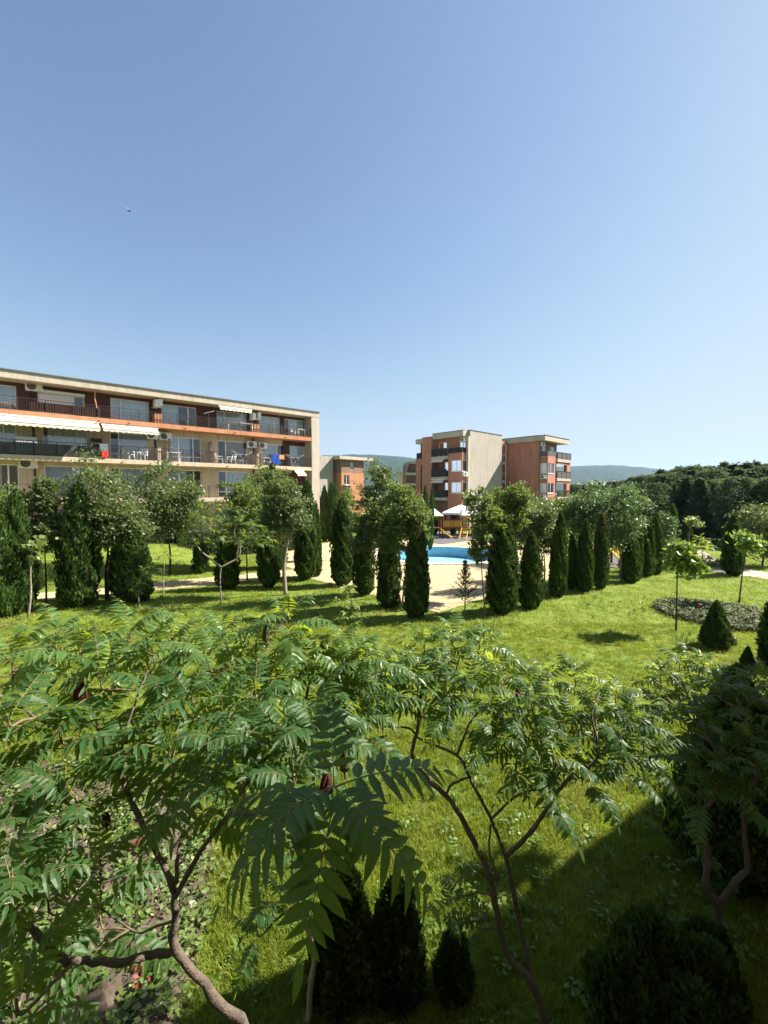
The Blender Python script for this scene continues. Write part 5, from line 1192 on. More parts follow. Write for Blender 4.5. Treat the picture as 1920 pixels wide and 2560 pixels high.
# sparse young conifer before the deck
b = ground(1162, 1537); b.z = 0; Yb = b.y; hh = at(1162, 1397, Yb).z; t = thing('young_conifer', 'sparse young conifer with open tiers before the deck paving', 'tree', b, 0); rs = np.random.RandomState(3)
MB().tube([(0, 0, -.05), (.01, 0, hh * .5), (0, 0, hh)], [.03, .02, .004], 6).build('trunk', M['bark_pale'], t); mb = MB(); PP, DD = [], []
for i in range(54):
    f = i / 54; z = hh * (.22 + .74 * f); a = i * 2.4; l = (.62 * (1 - f) + .06) * (.8 + .4 * rs.uniform()); d = np.array([math.cos(a), math.sin(a), .55 + .5 * f]); d /= np.linalg.norm(d)
    mb.tube([(0, 0, z), tuple(d * l * .6 + np.array([0, 0, z])), tuple(d * l + np.array([0, 0, z + .03]))], [.008, .005, .002], 4, cap=False)
    for q in range(34):
        s = rs.uniform(.12, 1.02); PP.append(d * l * s + np.array([0, 0, z]) + rs.normal(0, .025, 3)); w = d + rs.normal(0, .6, 3); DD.append(w / np.linalg.norm(w))
mb.build('branch', M['twig'], t); V, Fq = leaf_quads(rs, np.array(PP), .085, aspect=.3, D=np.array(DD)); link('foliage', np_mesh('foliage', V, Fq, M['thuja'], rs.uniform(.4, 1, len(PP))), t)

# sumacs of the middle distance: an umbrella of compound leaves on a forked pale trunk
def small_sumac(label, base, trunks, tips, seed, n=7, size=1.0, r0=.05, pool=None, bark='bark_pale'):
    s = Sumac(label, base, seed, 'sumacs on the lawn farther off')
    for tr in trunks: s.limb(tr, r0 if tr[0] is not None else r0, r0 * .4, 'trunk' if tr is trunks[0] else 'branch', bark, 7)
    for p in tips: s.tip(p, n, size, pool or FR + FRP, young=False)
    return s
b = ground(553, 1510); b.z = 0; Yb = b.y; A = lambda x, y, dy=0: at(x, y, Yb + dy)
small_sumac('umbrella shaped sumac with a forked pale trunk before the path', b, [[b, A(550, 1450), A(553, 1418)], [A(553, 1418), A(520, 1392), A(500, 1375), A(480, 1340)], [A(553, 1418), A(592, 1395, .3), A(600, 1370, .3), A(585, 1330, .4)], [A(592, 1395, .3), A(600, 1360, .2), A(640, 1330)]],
    [A(x, y, dy) for x, y, dy in ((480, 1300, 0), (505, 1275, .2), (540, 1262, .3), (575, 1270, 0), (520, 1310, -.6), (560, 1300, -.7), (600, 1300, -.4), (630, 1310, .2), (660, 1330, 0), (610, 1340, -.6), (470, 1340, 0), (500, 1345, -.5), (550, 1335, -.8), (580, 1350, -.6), (640, 1350, -.4), (540, 1290, .6), (600, 1285, .6), (670, 1350, .1), (490, 1290, .6))], 51, 9, 1.25, .045)
b = ground(350, 1524); b.z = 0; Yb = b.y
small_sumac('low sumac shoot with feathery leaves before the broad sunlit thuja', b, [[b, A(346, 1490), A(352, 1470)]], [A(345, 1450), A(360, 1420), A(375, 1435), A(335, 1470)], 52, 6, .9, .02)
b = ground(409, 1490); b.z = 0; Yb = b.y
small_sumac('thin sumac stem standing at the path edge', b, [[b, A(408, 1450), A(411, 1410)]], [A(395, 1400), A(412, 1385), A(405, 1430), A(385, 1415)], 53, 6, .9, .03)
b = ground(1757, 1405); b.z = 0; Yb = b.y
small_sumac('small sumac with flat tiers of leaves beside the pinkish path', b, [[b, A(1757, 1375), A(1752, 1360)]], [A(1755, 1350), A(1740, 1362), A(1765, 1362), A(1772, 1370), A(1748, 1345)], 54, 7, 1.5, .03, FRP)
b = ground(1712, 1412); b.z = 0
# rose bushes
for lab, px, py, w, h, sd_ in (('rose bush with one red bloom beside the pinkish path', 1755, 1416, 26, 14, 61), ('low dusty rose bush at the path curve', 1785, 1420, 22, 12, 62), ('young broad-leaved shrub at the row end', 1672, 1424, 34, 22, 63)):
    b = ground(px, py); b.z = 0; s = b.y / F; t = tree('bush', lab, 'bush', b, None, [(0, 0, h * s, w * s, w * s, h * s)], sd_, 'ash_light', 700, .09, [(0, 0, -.05), (0, 0, h * s * .5), (0, 0, h * s)], .012, 'twig', 'bushes by the pinkish path', twigs=50)
    if sd_ == 61: mb = MB(); mb.lathe([(.01, -.03), (.06, 0), (.07, .05), (.03, .08), (.002, .085)], 8); mb.build('bloom', mat('red_rose', (.55, .02, .02), rough=.6), t, loc=(-.22, -.35, .55))

# hedge and shrubs at the foot of the long block
def hedge(label, a, b, h, w, seed, n):
    a, b = Vector(a), Vector(b); rs = np.random.RandomState(seed); L_ = (b - a).length; o = thing('hedge', label, 'hedge', a, math.atan2((b - a).y, (b - a).x))
    x = rs.uniform(0, L_, n); t_ = rs.uniform(0, 1, n); face = rs.randint(0, 3, n); hz = h * (1 + .12 * np.sin(x * 1.7) + .08 * np.sin(x * 4.1))
    y = np.where(face == 0, -w / 2, np.where(face == 1, w / 2, rs.uniform(-w / 2, w / 2, n))); z = np.where(face == 2, hz, hz * t_); P = np.stack([x, y, z], 1) + rs.normal(0, .07, (n, 3)); P[:, 2] = np.maximum(P[:, 2], .03)
    V, Fq = leaf_quads(rs, P, .15, aspect=.55); link('foliage', np_mesh('foliage', V, Fq, M['forest'], rs.uniform(0, 1, n)), o)
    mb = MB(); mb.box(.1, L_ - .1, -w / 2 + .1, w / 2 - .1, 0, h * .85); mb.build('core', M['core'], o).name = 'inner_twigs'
h0 = LR + ldir * -9 + lin * -1.0 + UP * 1.25; h1 = LR + ldir * 9.5 + lin * -1.0 + UP * 1.25; hedge('dark hedge along the foot of the long block', h0, h1, 1.15, 1.0, 71, 13000)
h0 = LR + ldir * 9.6 + lin * -1.3; h1 = LR + ldir * 21 + lin * -1.3; hedge('tall dark shrubs at the pier end of the long block', h0, h1, 2.3, 1.3, 74, 11000)
hedge('low dark hedge beyond the deck past the far thujas', ground(900, 1352), ground(1030, 1348), 1.6, 1.0, 72, 3500)
hedge('dark shrubs below the blank grey wall', ground(1180, 1336), ground(1420, 1350), 1.5, 1.2, 73, 4500)

# ------------------------------------------------------------------ the dark wood
rs = np.random.RandomState(31); WV = []
for i in range(6):
    conif = i % 3 != 2; n = 5200; h = 8.0; t_ = rs.uniform(0.04, 1, n) ** 1.0; a = rs.uniform(0, 6.28, n); tier = 1 + .22 * np.sin(t_ * 46 + a * 1.0 + i)
    if conif: rr = 1.9 * (1 - t_) ** .8 * (.75 + .35 * np.sin(3 * a + i + t_ * 9) * .5) * tier + .08
    else: rr = 2.3 * np.sqrt(np.clip(1 - (2 * t_ - 1) ** 2 * .9, 0, 1)) * (.8 + .2 * np.sin(4 * a + i + t_ * 7))
    rr *= rs.uniform(.5, 1.0, n) ** .4; P = np.stack([rr * np.cos(a), rr * np.sin(a), t_ * h], 1) + rs.normal(0, .12, (n, 3))
    D = np.stack([np.cos(a), np.sin(a), rs.uniform(-.5, .1, n) if conif else rs.uniform(-.8, .5, n)], 1) + rs.normal(0, .35, (n, 3)); D /= np.linalg.norm(D, axis=1, keepdims=True)
    V, Fq = leaf_quads(rs, P, .36 if conif else .32, aspect=.5, D=D); WV.append((np_mesh('crown', V, Fq, M['forest'], np.clip(rs.uniform(0, .8, n) + .25 * t_, 0, 1)), conif))
TRK = MB().tube([(0, 0, -.1), (0, 0, 3), (0, 0, 6.5)], [.16, .12, .03], 6).mesh('trunk', M['bark_dark'])
TOPS = [(1540, 1212), (1560, 1200), (1580, 1196), (1610, 1193), (1625, 1182), (1650, 1172), (1690, 1178), (1720, 1166), (1760, 1170), (1815, 1160), (1850, 1164), (1900, 1158), (1960, 1155), (2100, 1150), (2300, 1150)]
k = 0
for row, (Yr, cnt, dh) in enumerate(((43, 15, .84), (49, 18, .93), (56, 21, 1.0), (65, 22, .99))):
    for i in range(cnt):
        px = 1540 + (2240 - 1540) * (i + rs.uniform(.1, .9)) / cnt; Yt = Yr + (1800 - px) * .028 + rs.uniform(-2, 2); Yt = max(Yt, 39)
        topy = np.interp(px, [q[0] for q in TOPS], [q[1] for q in TOPS]); z = (EYE.z + (HZ - topy) / F * Yt) * dh * rs.uniform(.94, 1.02)
        me, conif = WV[rs.randint(0, 6)]; X = (px - CX) / F * Yt; s = z / 8.0
        o = thing('conifer' if conif else 'forest_tree', 'dark conifer in the dense wood beyond the pinkish path' if conif else 'dark broad-crowned tree in the dense wood beyond the pinkish path', 'tree', (X, Yt, 0), rs.uniform(0, 6.28), 'conifers of the dark wood' if conif else 'broad trees of the dark wood')
        w = s * rs.uniform(1.25, 1.6); link('crown', me, o, None, None, (w, w, s)); link('trunk', TRK, o, None, None, (w, w, s))
# lower, further belt that runs on behind the terracotta block
for i in range(16):
    px = 1425 + i * 9.5 + rs.uniform(-4, 4); Yt = rs.uniform(78, 105); topy = 1214 + rs.uniform(-5, 6) - (px - 1425) * .06; z = EYE.z + (HZ - topy) / F * Yt; me, conif = WV[rs.randint(0, 6)]; s = z / 8
    o = thing('forest_tree', 'distant dark tree of the belt between the terracotta block and the wood', 'tree', ((px - CX) / F * Yt, Yt, 0), rs.uniform(0, 6.28), 'distant belt trees'); link('crown', me, o, None, None, (s * 1.5, s * 1.5, s)); link('trunk', TRK, o, None, None, (s, s, s))
n = 5200; px = rs.uniform(1560, 2250, n); Yv = 37.5 + np.maximum(0, (1850 - px)) * .012 + rs.uniform(0, 4.5, n); P = np.stack([(px - CX) / F * Yv, Yv, np.abs(rs.normal(0, .38, n)) + .04], 1)
V, Fq = leaf_quads(rs, P, .3, aspect=.35); o = link('undergrowth', np_mesh('undergrowth', V, Fq, M['forest'], rs.uniform(.2, 1, n))); tag(o, 'dusty undergrowth along the foot of the dark wood', 'undergrowth', kind='stuff')
# ------------------------------------------------------------------ playground, parasols, lamp
def play_tower(t, x, y, h=1.15, H=3.1, s=1.1, roof=True):
    for a in (0, s):
        for c in (0, s): MB().box(x + a - .06, x + a + .06, y + c - .06, y + c + .06, 0, 2.35).build('post', M['redwood'], t)
    MB().box(x + .062, x + s - .062, y - .05, y + s + .05, h - .1, h).build('platform', M['redwood'], t)
    for c in (0, s): MB().box(x - .15, x + s + .15, y + c - .06, y + c + .06, 2.352, 2.47).build('roof_beam', M['yellow'], t)
    if roof:
        a, b, c, d, e = (x - .1, y - .1, 2.475), (x + s + .1, y - .1, 2.475), (x + s + .1, y + s + .1, 2.475), (x - .1, y + s + .1, 2.475), (x + .15, y + s / 2, H + .25)
        mb = MB(); mb.quad(a, b, e); mb.quad(b, c, e); mb.quad(c, d, e); mb.quad(d, a, e); mb.build('canopy', M['canvas'], t)
def slats(t, p, q, z0, z1, n, m='yellow', name='slat', brace=False):
    p, q = Vector(p), Vector(q)
    for i in range(n): u = p.lerp(q, (i + .5) / n); MB().bar(u + UP * z0, u + UP * z1, .07, .025).build(name, M[m], t)
    for z in (z0 + .04, z1): MB().bar(p + UP * z, q + UP * z, .09, .07).build('rail', M['redwood'], t)
def ladder(t, a, b, w, side, n=5, m='yellow', cat='ladder'):
    a, b, sv = Vector(a), Vector(b), Vector(side); o = MB()
    for s in (-1, 1): o.bar(a + sv * s * w / 2, b + sv * s * w / 2, .07, .09)
    l = o.build('ladder', M[m], t)
    for i in range(n): p = a.lerp(b, (i + .7) / (n + .4)); MB().bar(p - sv * w / 2, p + sv * w / 2, .09, .03).build('rung', M[m], l)
b = ground(1115, 1347); b.z = .065
pg = thing('climbing_frame', 'red and yellow wooden climbing frame with white canopies behind the pool', 'climbing frame', b, R(8))
play_tower(pg, -1.5, .0); play_tower(pg, 1.9, .2, H=3.0)
MB().box(-.32, 1.83, .1, 1.0, 1.02, 1.1).build('bridge', M['redwood'], pg)
slats(pg, (-.35, .0, 0), (1.85, .1, 0), 1.12, 1.95, 13); slats(pg, (-2.7, .1, 0), (-1.58, .05, 0), 1.2, 2.0, 7); slats(pg, (-.35, 1.1, 0), (1.85, 1.2, 0), 1.12, 1.95, 13)
ladder(pg, (1.35, -1.5, 0), (2.2, .0, 1.15), .75, (1, -.2, 0)); ladder(pg, (.5, -.6, .1), (-.6, .3, 1.1), .6, (.4, 1, 0), 4)
mb = MB()
for i in range(9):
    f = i / 8; x, z = -1.6 - 2.2 * f, 1.12 * (1 - f) ** 1.2 + .08
    for y, dz in ((.15, .22), (.18, 0), (.72, 0), (.75, .22)): mb.v.append((x, y, z + dz))
for i in range(8):
    for j in range(3): a = i * 4 + j; mb.f.append((a, a + 4, a + 5, a + 1))
mb.build('slide', mat('brown_slide', (.20, .06, .03), rough=.4), pg)
for z in (1.6, 1.95, 2.2): MB().bar((1.9, .14, z), (3.0, .14, z), .06).build('rail', M['yellow'], pg)
b = ground(1528, 1409); b.z = .065
p2 = thing('climbing_frame', 'climbing frame with a bright yellow ladder behind the brown-tipped thuja', 'climbing frame', b, R(-10))
for x, y in ((0, 0), (-1.1, 0), (0, 1.1), (-1.1, 1.1)): MB().box(x - .06, x + .06, y - .06, y + .06, 0, 2.3).build('post', M['redwood'], p2)
MB().box(-1.04, -.06, -.05, 1.15, 1.05, 1.15).build('platform', M['redwood'], p2)
ladder(p2, (.75, -.75, 0), (-.15, -.1, 1.15), .6, (.75, .66, 0), 6)
for dy in (-.15, .5): mb = MB(); mb.bar((.5, -.5 + dy, 1.0), (-.1, -.05 + dy, 1.95), .05); mb.bar((.5, -.5 + dy, .2), (.5, -.5 + dy, 1.0), .04); mb.build('hand_rail', M['yellow'], p2)
for z in (1.5, 1.9): MB().bar((-1.1, -.02, z), (0, -.02, z), .07).build('rail', M['yellow'], p2)
def parasol(label, loc, r, h, n=8, rz=0):
    t = thing('parasol', label, 'parasol', loc, rz, 'white parasols by the terracotta block')
    MB().tube([(0, 0, 0), (0, 0, h)], .04, 8).build('pole', M['dirtywhite'], t); MB().lathe([(.4, 0), (.4, .1), (.1, .14), (.05, .16)], 12).build('foot', M['concrete'], t)
    mb = MB()
    for k, (rr, z) in enumerate(((.05, h), (r * .5, h - .38), (r, h - .85))):
        for i in range(n): a = 2 * math.pi * i / n; mb.v.append((rr * math.cos(a), rr * math.sin(a), z))
    for k in range(2):
        for i in range(n): a, b_ = k * n + i, k * n + (i + 1) % n; mb.f.append((a, a + n, b_ + n, b_))
    c = mb.build('canopy', M['canvas'], t)
    for i in range(n):
        a, a2 = 2 * math.pi * i / n, 2 * math.pi * (i + 1) / n; p, q = Vector((r * math.cos(a), r * math.sin(a), h - .853)), Vector((r * math.cos(a2), r * math.sin(a2), h - .853)); d = UP * -.22
        MB().quad(p, q, q + d, p + d).build('valance', M['canvas'], c)
    for i in range(n): a = 2 * math.pi * i / n; MB().bar((0, 0, h - .08), (r * math.cos(a) * .98, r * math.sin(a) * .98, h - .88), .02).build('rib', M['dirtywhite'], t)
p = at(1152, 1262, 50); parasol('big square white parasol behind the climbing frame', (p.x, p.y, .03), 2.6, p.z - .03, 4, R(25))
p = at(1206, 1266, 50); parasol('second white parasol mostly hidden by the airy young tree', (p.x, p.y, .03), 1.6, p.z - .03, 8)
b = ground(1409, 1420); b.z = 0
lp_ = thing('street_lamp', 'slim garden lamp with a white globe behind the double-tipped thuja', 'lamp', b, 0); zl = at(1409, 1304, b.y).z
MB().tube([(0, 0, 0), (0, 0, .3), (0, 0, zl - .3)], [.06, .04, .03], 8).build('pole', M['rail'], lp_)
mb = MB(); mb.lathe([(.02, -.16), (.11, -.13), (.16, -.04), (.16, .04), (.11, .13), (.02, .16)], 12, (0, 0, zl)); mb.build('globe', M['white'], lp_, smooth=True); mb = MB(); mb.lathe([(.03, 0), (.10, .03), (.12, .12), (.03, .14)], 10, (0, 0, zl - .36)); mb.build('collar', M['concrete'], lp_)
p = ground(1181, 1478); o = hung_cloth('towel', 'crumpled pink cloth lying on the deck behind the sparse conifer', 'cloth', (p.x, p.y, .05), .6, .45, .30, mat('pink_cloth', (.55, .10, .16), rough=.95), 4); o.rotation_euler = (R(84), 0, .6)

# ------------------------------------------------------------------ flying insects
for lab, px, py, Y, s in (('dark flying insect high in the sky above the long block', 323, 527, 3.0, 1.0), ('tiny pale flying insect in the middle of the sky', 1050, 667, 5.0, .8)):
    p = at(px, py, Y); t = thing('flying_insect', lab, 'insect', p, .3, 'insects in the air'); t.scale = (s,) * 3
    mb = MB(); mb.tube([(-.010, 0, 0), (-.005, 0, 0), (.002, 0, 0), (.007, 0, 0), (.010, 0, 0)], [.001, .004, .005, .004, .001], 6); mb.build('body', mat('insect_body', (.015, .02, .04), rough=.5), t)
    wmat = glassmat('insect_wing', (.72, .74, .78))
    for s_ in (-1, 1): mb = MB(); mb.quad((0, 0, .004), (-.008, s_ * .006, .012), (-.016, s_ * .008, .022), (-.006, s_ * .002, .018)); mb.build('wing', wmat, t)

# ------------------------------------------------------------------ the near sumacs
SZ = 1.0
# the biggest: forked trunk coming up from below the balcony
base1 = Vector((-.35, 2.35, 0)); s1 = Sumac('big old sumac nearest the balcony, with a thick horizontal limb and huge leaves', base1, 101)
J = at(440, 2378, 2.1)
s1.limb([base1 - UP * .05, at(640, 2640, 2.15), at(560, 2520, 2.12), J, at(438, 2300, 2.1), at(436, 2230, 2.1)], 0.0306, 0.0167, 'trunk', n=10)
s1.limb([J, at(380, 2388, 2.08), at(297, 2404, 2.0), at(200, 2402, 1.95), at(150, 2396, 1.9), at(77, 2319, 1.85), at(0, 2257, 1.8), at(-70, 2170, 1.8), at(-80, 2040, 1.9)], 0.0195, 0.0133)
s1.limb([at(-80, 2040, 1.9), at(-60, 1850, 2.1), at(31, 1766, 2.2), at(90, 1795, 2.25), at(150, 1824, 2.3)], 0.0111, 0.0062)
s1.limb([at(436, 2230, 2.1), at(409, 2164, 2.12), at(347, 2041, 2.2), at(309, 1960, 2.28), at(293, 1909, 2.35), at(262, 1859, 2.45), at(240, 1800, 2.6)], 0.0158, 0.0092)
s1.limb([at(440, 2210, 2.1), at(448, 2122, 2.2), at(480, 2030, 2.3), at(521, 1960, 2.4), at(560, 1870, 2.6), at(590, 1800, 2.75), at(625, 1740, 2.9)], 0.0111, 0.0066)
s1.limb([at(625, 1740, 2.9), at(648, 1690, 3.05), at(655, 1642, 3.2), at(690, 1580, 3.3), at(718, 1535, 3.4)], 0.0060, 0.0036)
s1.limb([at(440, 2240, 2.1), at(500, 2130, 2.05), at(571, 2037, 2.0), at(600, 1985, 2.0), at(651, 1908, 2.0), at(742, 1854, 2.05), at(783, 1831, 2.1)], 0.0130, 0.0062)
s1.limb([at(571, 2037, 2.0), at(680, 2030, 1.7), at(770, 2010, 1.5), at(830, 1975, 1.38)], 0.0083, 0.0051)
s1.limb([at(293, 1909, 2.35), at(330, 1780, 2.5), at(360, 1700, 2.7), at(385, 1640, 2.9)], 0.0074, 0.0046)
s1.limb([at(440, 2300, 2.1), at(380, 2320, 2.3), at(340, 2330, 2.5), at(250, 2270, 2.4)], 0.0074, 0.0046)
# leaf whorl closest to the eye, leaflet by leaflet
P_ = at(835, 1968, 1.38) - base1
for az, el, sc, a0, a1 in ((-97, -.40, .85, .2, -.7), (-158, -.35, .98, .2, -.75), (-28, -.40, .95, .2, -.75), (168, -.10, .9, .3, -.5), (12, .0, .9, .3, -.5), (-60, .0, .75, .4, -.5), (95, .4, .7, .5, -.2), (-128, .1, .75, .3, -.5)):
    a = R(az); s1.big_frond(P_ - UP * (.05 if el < 0 else 0), Vector((math.cos(a) * math.cos(el), math.sin(a) * math.cos(el), math.sin(el))), sc, rnd.uniform(-.25, .25), a0=a0, a1=a1, pairs=8, ll=.128, L=.46)
for x, y, d, n, sz, pool in ((30, 1640, 2.7, 8, 1, FRP), (140, 1585, 3.1, 8, 1, FRP), (320, 1590, 3.0, 9, 1, FRP), (250, 1690, 2.6, 7, 1, FR), (430, 1590, 3.3, 8, 1, FRP), (520, 1640, 3.0, 8, 1, FRP), (718, 1540, 3.4, 8, .95, FRP), (640, 1740, 2.7, 7, 1, FR), (480, 1740, 2.6, 7, 1, FR), (385, 1640, 2.9, 7, 1, FR),
    (240, 1800, 2.6, 7, 1, FR), (150, 1824, 2.3, 7, .95, FR), (20, 1790, 2.1, 6, .95, FR), (330, 1870, 2.4, 7, .95, FR), (430, 1880, 2.3, 7, .95, FR), (560, 1860, 2.2, 7, .95, FR), (690, 1850, 2.1, 7, .95, FR), (783, 1831, 2.1, 7, .9, FR),
    (190, 1990, 2.1, 6, .9, FR), (70, 2080, 2.0, 6, .9, FR), (250, 2150, 2.3, 6, .9, FR), (120, 2250, 2.3, 6, .9, FR), (40, 2420, 2.2, 6, .9, FR), (170, 2440, 2.4, 6, .9, FR), (250, 2290, 2.5, 5, .9, FR), (-40, 1950, 2.1, 6, .95, FR), (610, 1960, 1.95, 6, .9, FR), (480, 1965, 2.25, 6, .95, FR), (735, 1935, 1.85, 6, .85, FR), (560, 1770, 2.7, 7, .95, FRP), (30, 2190, 1.75, 5, .9, FR), (40, 2500, 1.7, 5, .85, FR), (200, 1625, 2.8, 7, 1, FRP)):
    s1.tip(at(x, y, d), n + 1, sz * SZ, pool)
for x, y, d, h, r in ((203, 1745, 2.6, .17, .042), (266, 2045, 2.3, .09, .024), (720, 1845, 2.2, .11, .032), (812, 1965, 1.75, .10, .026)): s1.fruit(at(x, y + 20, d), h, r, lean=(.15, .1))
for x, y, d, h, r in ((665, 1590, 3.2, .13, .026), (862, 1915, 1.9, .10, .026), (455, 1610, 3.2, .09, .02)): s1.fruit(at(x, y + 15, d), h, r, 'fruit_green')
# thinner sumac between the two big ones
base2 = ground(770, 2575); base2.z = 0; s2 = Sumac('slim sumac with a single bare stem rising behind the feathery young thuja', base2, 102); y0_ = base2.y
s2.limb([base2 - UP * .05, at(776, 2466, y0_), at(783, 2375, y0_ - .02), at(742, 2230, y0_ - .05), at(730, 2140, y0_ - .1), at(722, 2020, y0_ - .2), at(730, 1900, y0_ - .3), at(760, 1800, y0_ - .3)], .028, .014, 'trunk', 'bark_pale')
s2.limb([at(730, 1900, y0_ - .3), at(800, 1800, y0_ - .2), at(860, 1700, y0_ - .2), at(885, 1650, y0_ - .1)], .014, .008)
s2.limb([at(760, 1800, y0_ - .3), at(770, 1720, y0_ - .2), at(800, 1630, y0_)], .013, .008)
for x, y, d, n, pool in ((800, 1640, 3.7, 8, FRP), (885, 1655, 3.6, 8, FRP), (930, 1720, 3.5, 7, FR), (850, 1740, 3.4, 7, FR), (740, 1690, 3.5, 8, FRP), (690, 1760, 3.3, 7, FR), (810, 1810, 3.2, 7, FR), (620, 1660, 3.6, 7, FRP), (900, 1790, 3.3, 6, FR), (560, 1575, 3.6, 7, FRP), (640, 1605, 3.5, 7, FRP), (745, 1600, 3.7, 7, FRP), (700, 1700, 3.3, 6, FRP), (580, 1700, 3.3, 6, FRP), (860, 1605, 3.9, 7, FRP), (930, 1640, 3.8, 7, FRP), (660, 1830, 3.1, 6, FR)): s2.tip(at(x, y, d), n + 3, 1.0, pool)
for x, y, d in ((700, 2230, 3.5), (640, 2310, 3.4)): s2.tip(at(x, y, d), 5, .8, FR)
s2.fruit(at(805, 1640, 3.7), .12, .028, 'fruit_green')
# middle sumac with the two bare stems
base3 = at(1395, 2670, 3.7); base3.z = 0; s3 = Sumac('tall sumac with two bare crossing stems in the middle of the sunlit lawn', base3, 103); D_ = 3.7
Q = at(1330, 2457, D_)
s3.limb([base3 - UP * .05, at(1367, 2560, D_), Q, at(1269, 2389, D_), at(1246, 2298, D_), at(1225, 2196, D_ + .02), at(1185, 2105, D_ + .03), at(1128, 2004, D_ + .06), at(1071, 1949, D_ + .1), at(1031, 1892, D_ + .1), at(1044, 1821, D_ + .2), at(1049, 1757, D_ + .25), at(1060, 1690, D_ + .3)], 0.0377, 0.0119, 'trunk', n=10)
s3.limb([Q, at(1313, 2375, D_ + .1), at(1293, 2284, D_ + .15), at(1276, 2196, D_ + .15), at(1263, 2139, D_ + .15), at(1229, 2051, D_ + .15), at(1195, 1985, D_ + .15), at(1169, 1935, D_ + .12), at(1142, 1888, D_ + .1), at(1051, 1848, D_ + .2), at(1024, 1821, D_ + .2), at(960, 1817, D_ + .2)], 0.0246, 0.0085)
s3.limb([at(1266, 2139, D_ + .15), at(1317, 2092, D_ + .1), at(1364, 2028, D_), at(1398, 1974, D_), at(1440, 1930, D_), at(1487, 1905, D_ + .05), at(1493, 1854, D_ + .1), at(1480, 1787, D_ + .2), at(1500, 1730, D_ + .4)], 0.0213, 0.0076)
s3.limb([at(1225, 2051, D_ + .15), at(1296, 1987, D_ + .1), at(1372, 1966, D_ + .05), at(1400, 1930, D_)], 0.0123, 0.0068)
s3.limb([at(1296, 1987, D_ + .1), at(1290, 1930, D_ + .1), at(1296, 1860, D_ + .2), at(1320, 1780, D_ + .3)], 0.0098, 0.0068)
s3.limb([at(1115, 1988, D_ + .06), at(1129, 1962, D_ + .05), at(1173, 1942, D_ + .1)], 0.0123, 0.0102)
s3.limb([at(1246, 2200, D_ - .01), at(1224, 2130, D_ + .02), at(1226, 2060, D_ + .1)], 0.0098, 0.0085)
s3.limb([at(1049, 1795, D_ + .2), at(1020, 1770, D_ + .3), at(1000, 1740, D_ + .4), at(985, 1690, D_ + .5)], 0.0107, 0.0068)
s3.limb([at(1049, 1795, D_ + .2), at(1090, 1760, D_ + .3), at(1130, 1700, D_ + .5), at(1150, 1640, D_ + .7)], 0.0107, 0.0068)
s3.limb([at(1142, 1888, D_ + .1), at(1180, 1800, D_ + .3), at(1240, 1740, D_ + .5), at(1270, 1690, D_ + .6)], 0.0107, 0.0068)
for x, y, d, n, pool in ((985, 1665, 4.1, 8, FRP), (1060, 1610, 4.4, 8, FRP), (1130, 1595, 4.5, 8, FRP), (1200, 1605, 4.5, 8, FRP), (1100, 1680, 4.0, 8, FR), (1180, 1700, 4.0, 7, FR), (1030, 1720, 3.9, 8, FR), (1120, 1740, 3.8, 6, FR), (960, 1720, 4.0, 7, FR), (1260, 1680, 4.4, 7, FRP), (1310, 1710, 4.3, 8, FRP), (1370, 1690, 4.5, 7, FRP), (1440, 1700, 4.4, 7, FRP), (1330, 1760, 3.9, 7, FR), (1250, 1770, 3.9, 7, FR),
    (1410, 1800, 4.0, 7, FR), (1490, 1770, 4.1, 7, FR), (1540, 1740, 4.4, 7, FRP), (1570, 1800, 4.0, 7, FR), (1320, 1860, 3.7, 7, FR), (1240, 1860, 3.7, 6, FR), (1390, 1890, 3.7, 7, FR), (1470, 1920, 3.75, 6, FR), (1560, 1900, 3.8, 7, FR), (1340, 1940, 3.55, 5, FR), (1610, 1860, 3.9, 6, FR)): s3.tip(at(x, y, d), n + 2, .98, pool)
for x, y, d in ((1150, 2210, 3.68), (1110, 2270, 3.66), (1190, 2300, 3.68)): s3.tip(at(x, y, d), 6, .62, FR, young=False)
s3.fruit(at(1295, 1750, 4.1), .11, .03); s3.fruit(at(1298, 1790, 4.0), .10, .028); s3.fruit(at(1125, 1690, 4.2), .10, .026)
# crooked sumac in the shade
base4 = ground(1790, 2400); base4.z = 0; s4 = Sumac('crooked Y-shaped sumac half in shade at the picture edge', base4, 104); D4 = base4.y
s4.limb([base4 - UP * .05, at(1790, 2340, D4), at(1793, 2267, D4), at(1763, 2215, D4), at(1771, 2134, D4), at(1742, 2055, D4 - .02), at(1745, 2040, D4), at(1793, 1982, D4), at(1800, 1900, D4 + .1)], .042, .018, 'trunk', n=9)
s4.limb([at(1793, 2270, D4), at(1839, 2201, D4), at(1869, 2172, D4), at(1861, 2096, D4), at(1865, 2028, D4), at(1883, 1992, D4), at(1890, 1900, D4 + .1)], .032, .016)
s4.limb([at(1800, 1900, D4 + .1), at(1760, 1820, D4 + .3), at(1720, 1740, D4 + .5), at(1700, 1690, D4 + .7)], .016, .009)
s4.limb([at(1890, 1900, D4 + .1), at(1870, 1820, D4 + .2), at(1840, 1740, D4 + .3)], .014, .009)
for x, y, d, n, pool in ((1650, 1680, 5.9, 8, FRP), (1700, 1655, 6.1, 8, FRP), (1760, 1660, 6.0, 8, FRP), (1650, 1750, 5.7, 7, FR), (1720, 1720, 5.8, 8, FRP), (1800, 1720, 4.9, 8, FR), (1870, 1750, 4.7, 8, FR), (1910, 1700, 4.9, 7, FR), (1700, 1790, 4.9, 7, FR), (1780, 1810, 4.7, 7, FR), (1860, 1850, 4.5, 7, FR), (1720, 1880, 4.6, 6, FR), (1800, 1910, 4.4, 7, FR), (1900, 1930, 4.3, 6, FR), (1840, 1990, 4.3, 6, FR), (1750, 1970, 4.4, 5, FR)): s4.tip(at(x, y, d), n + 3, 1.0, pool)
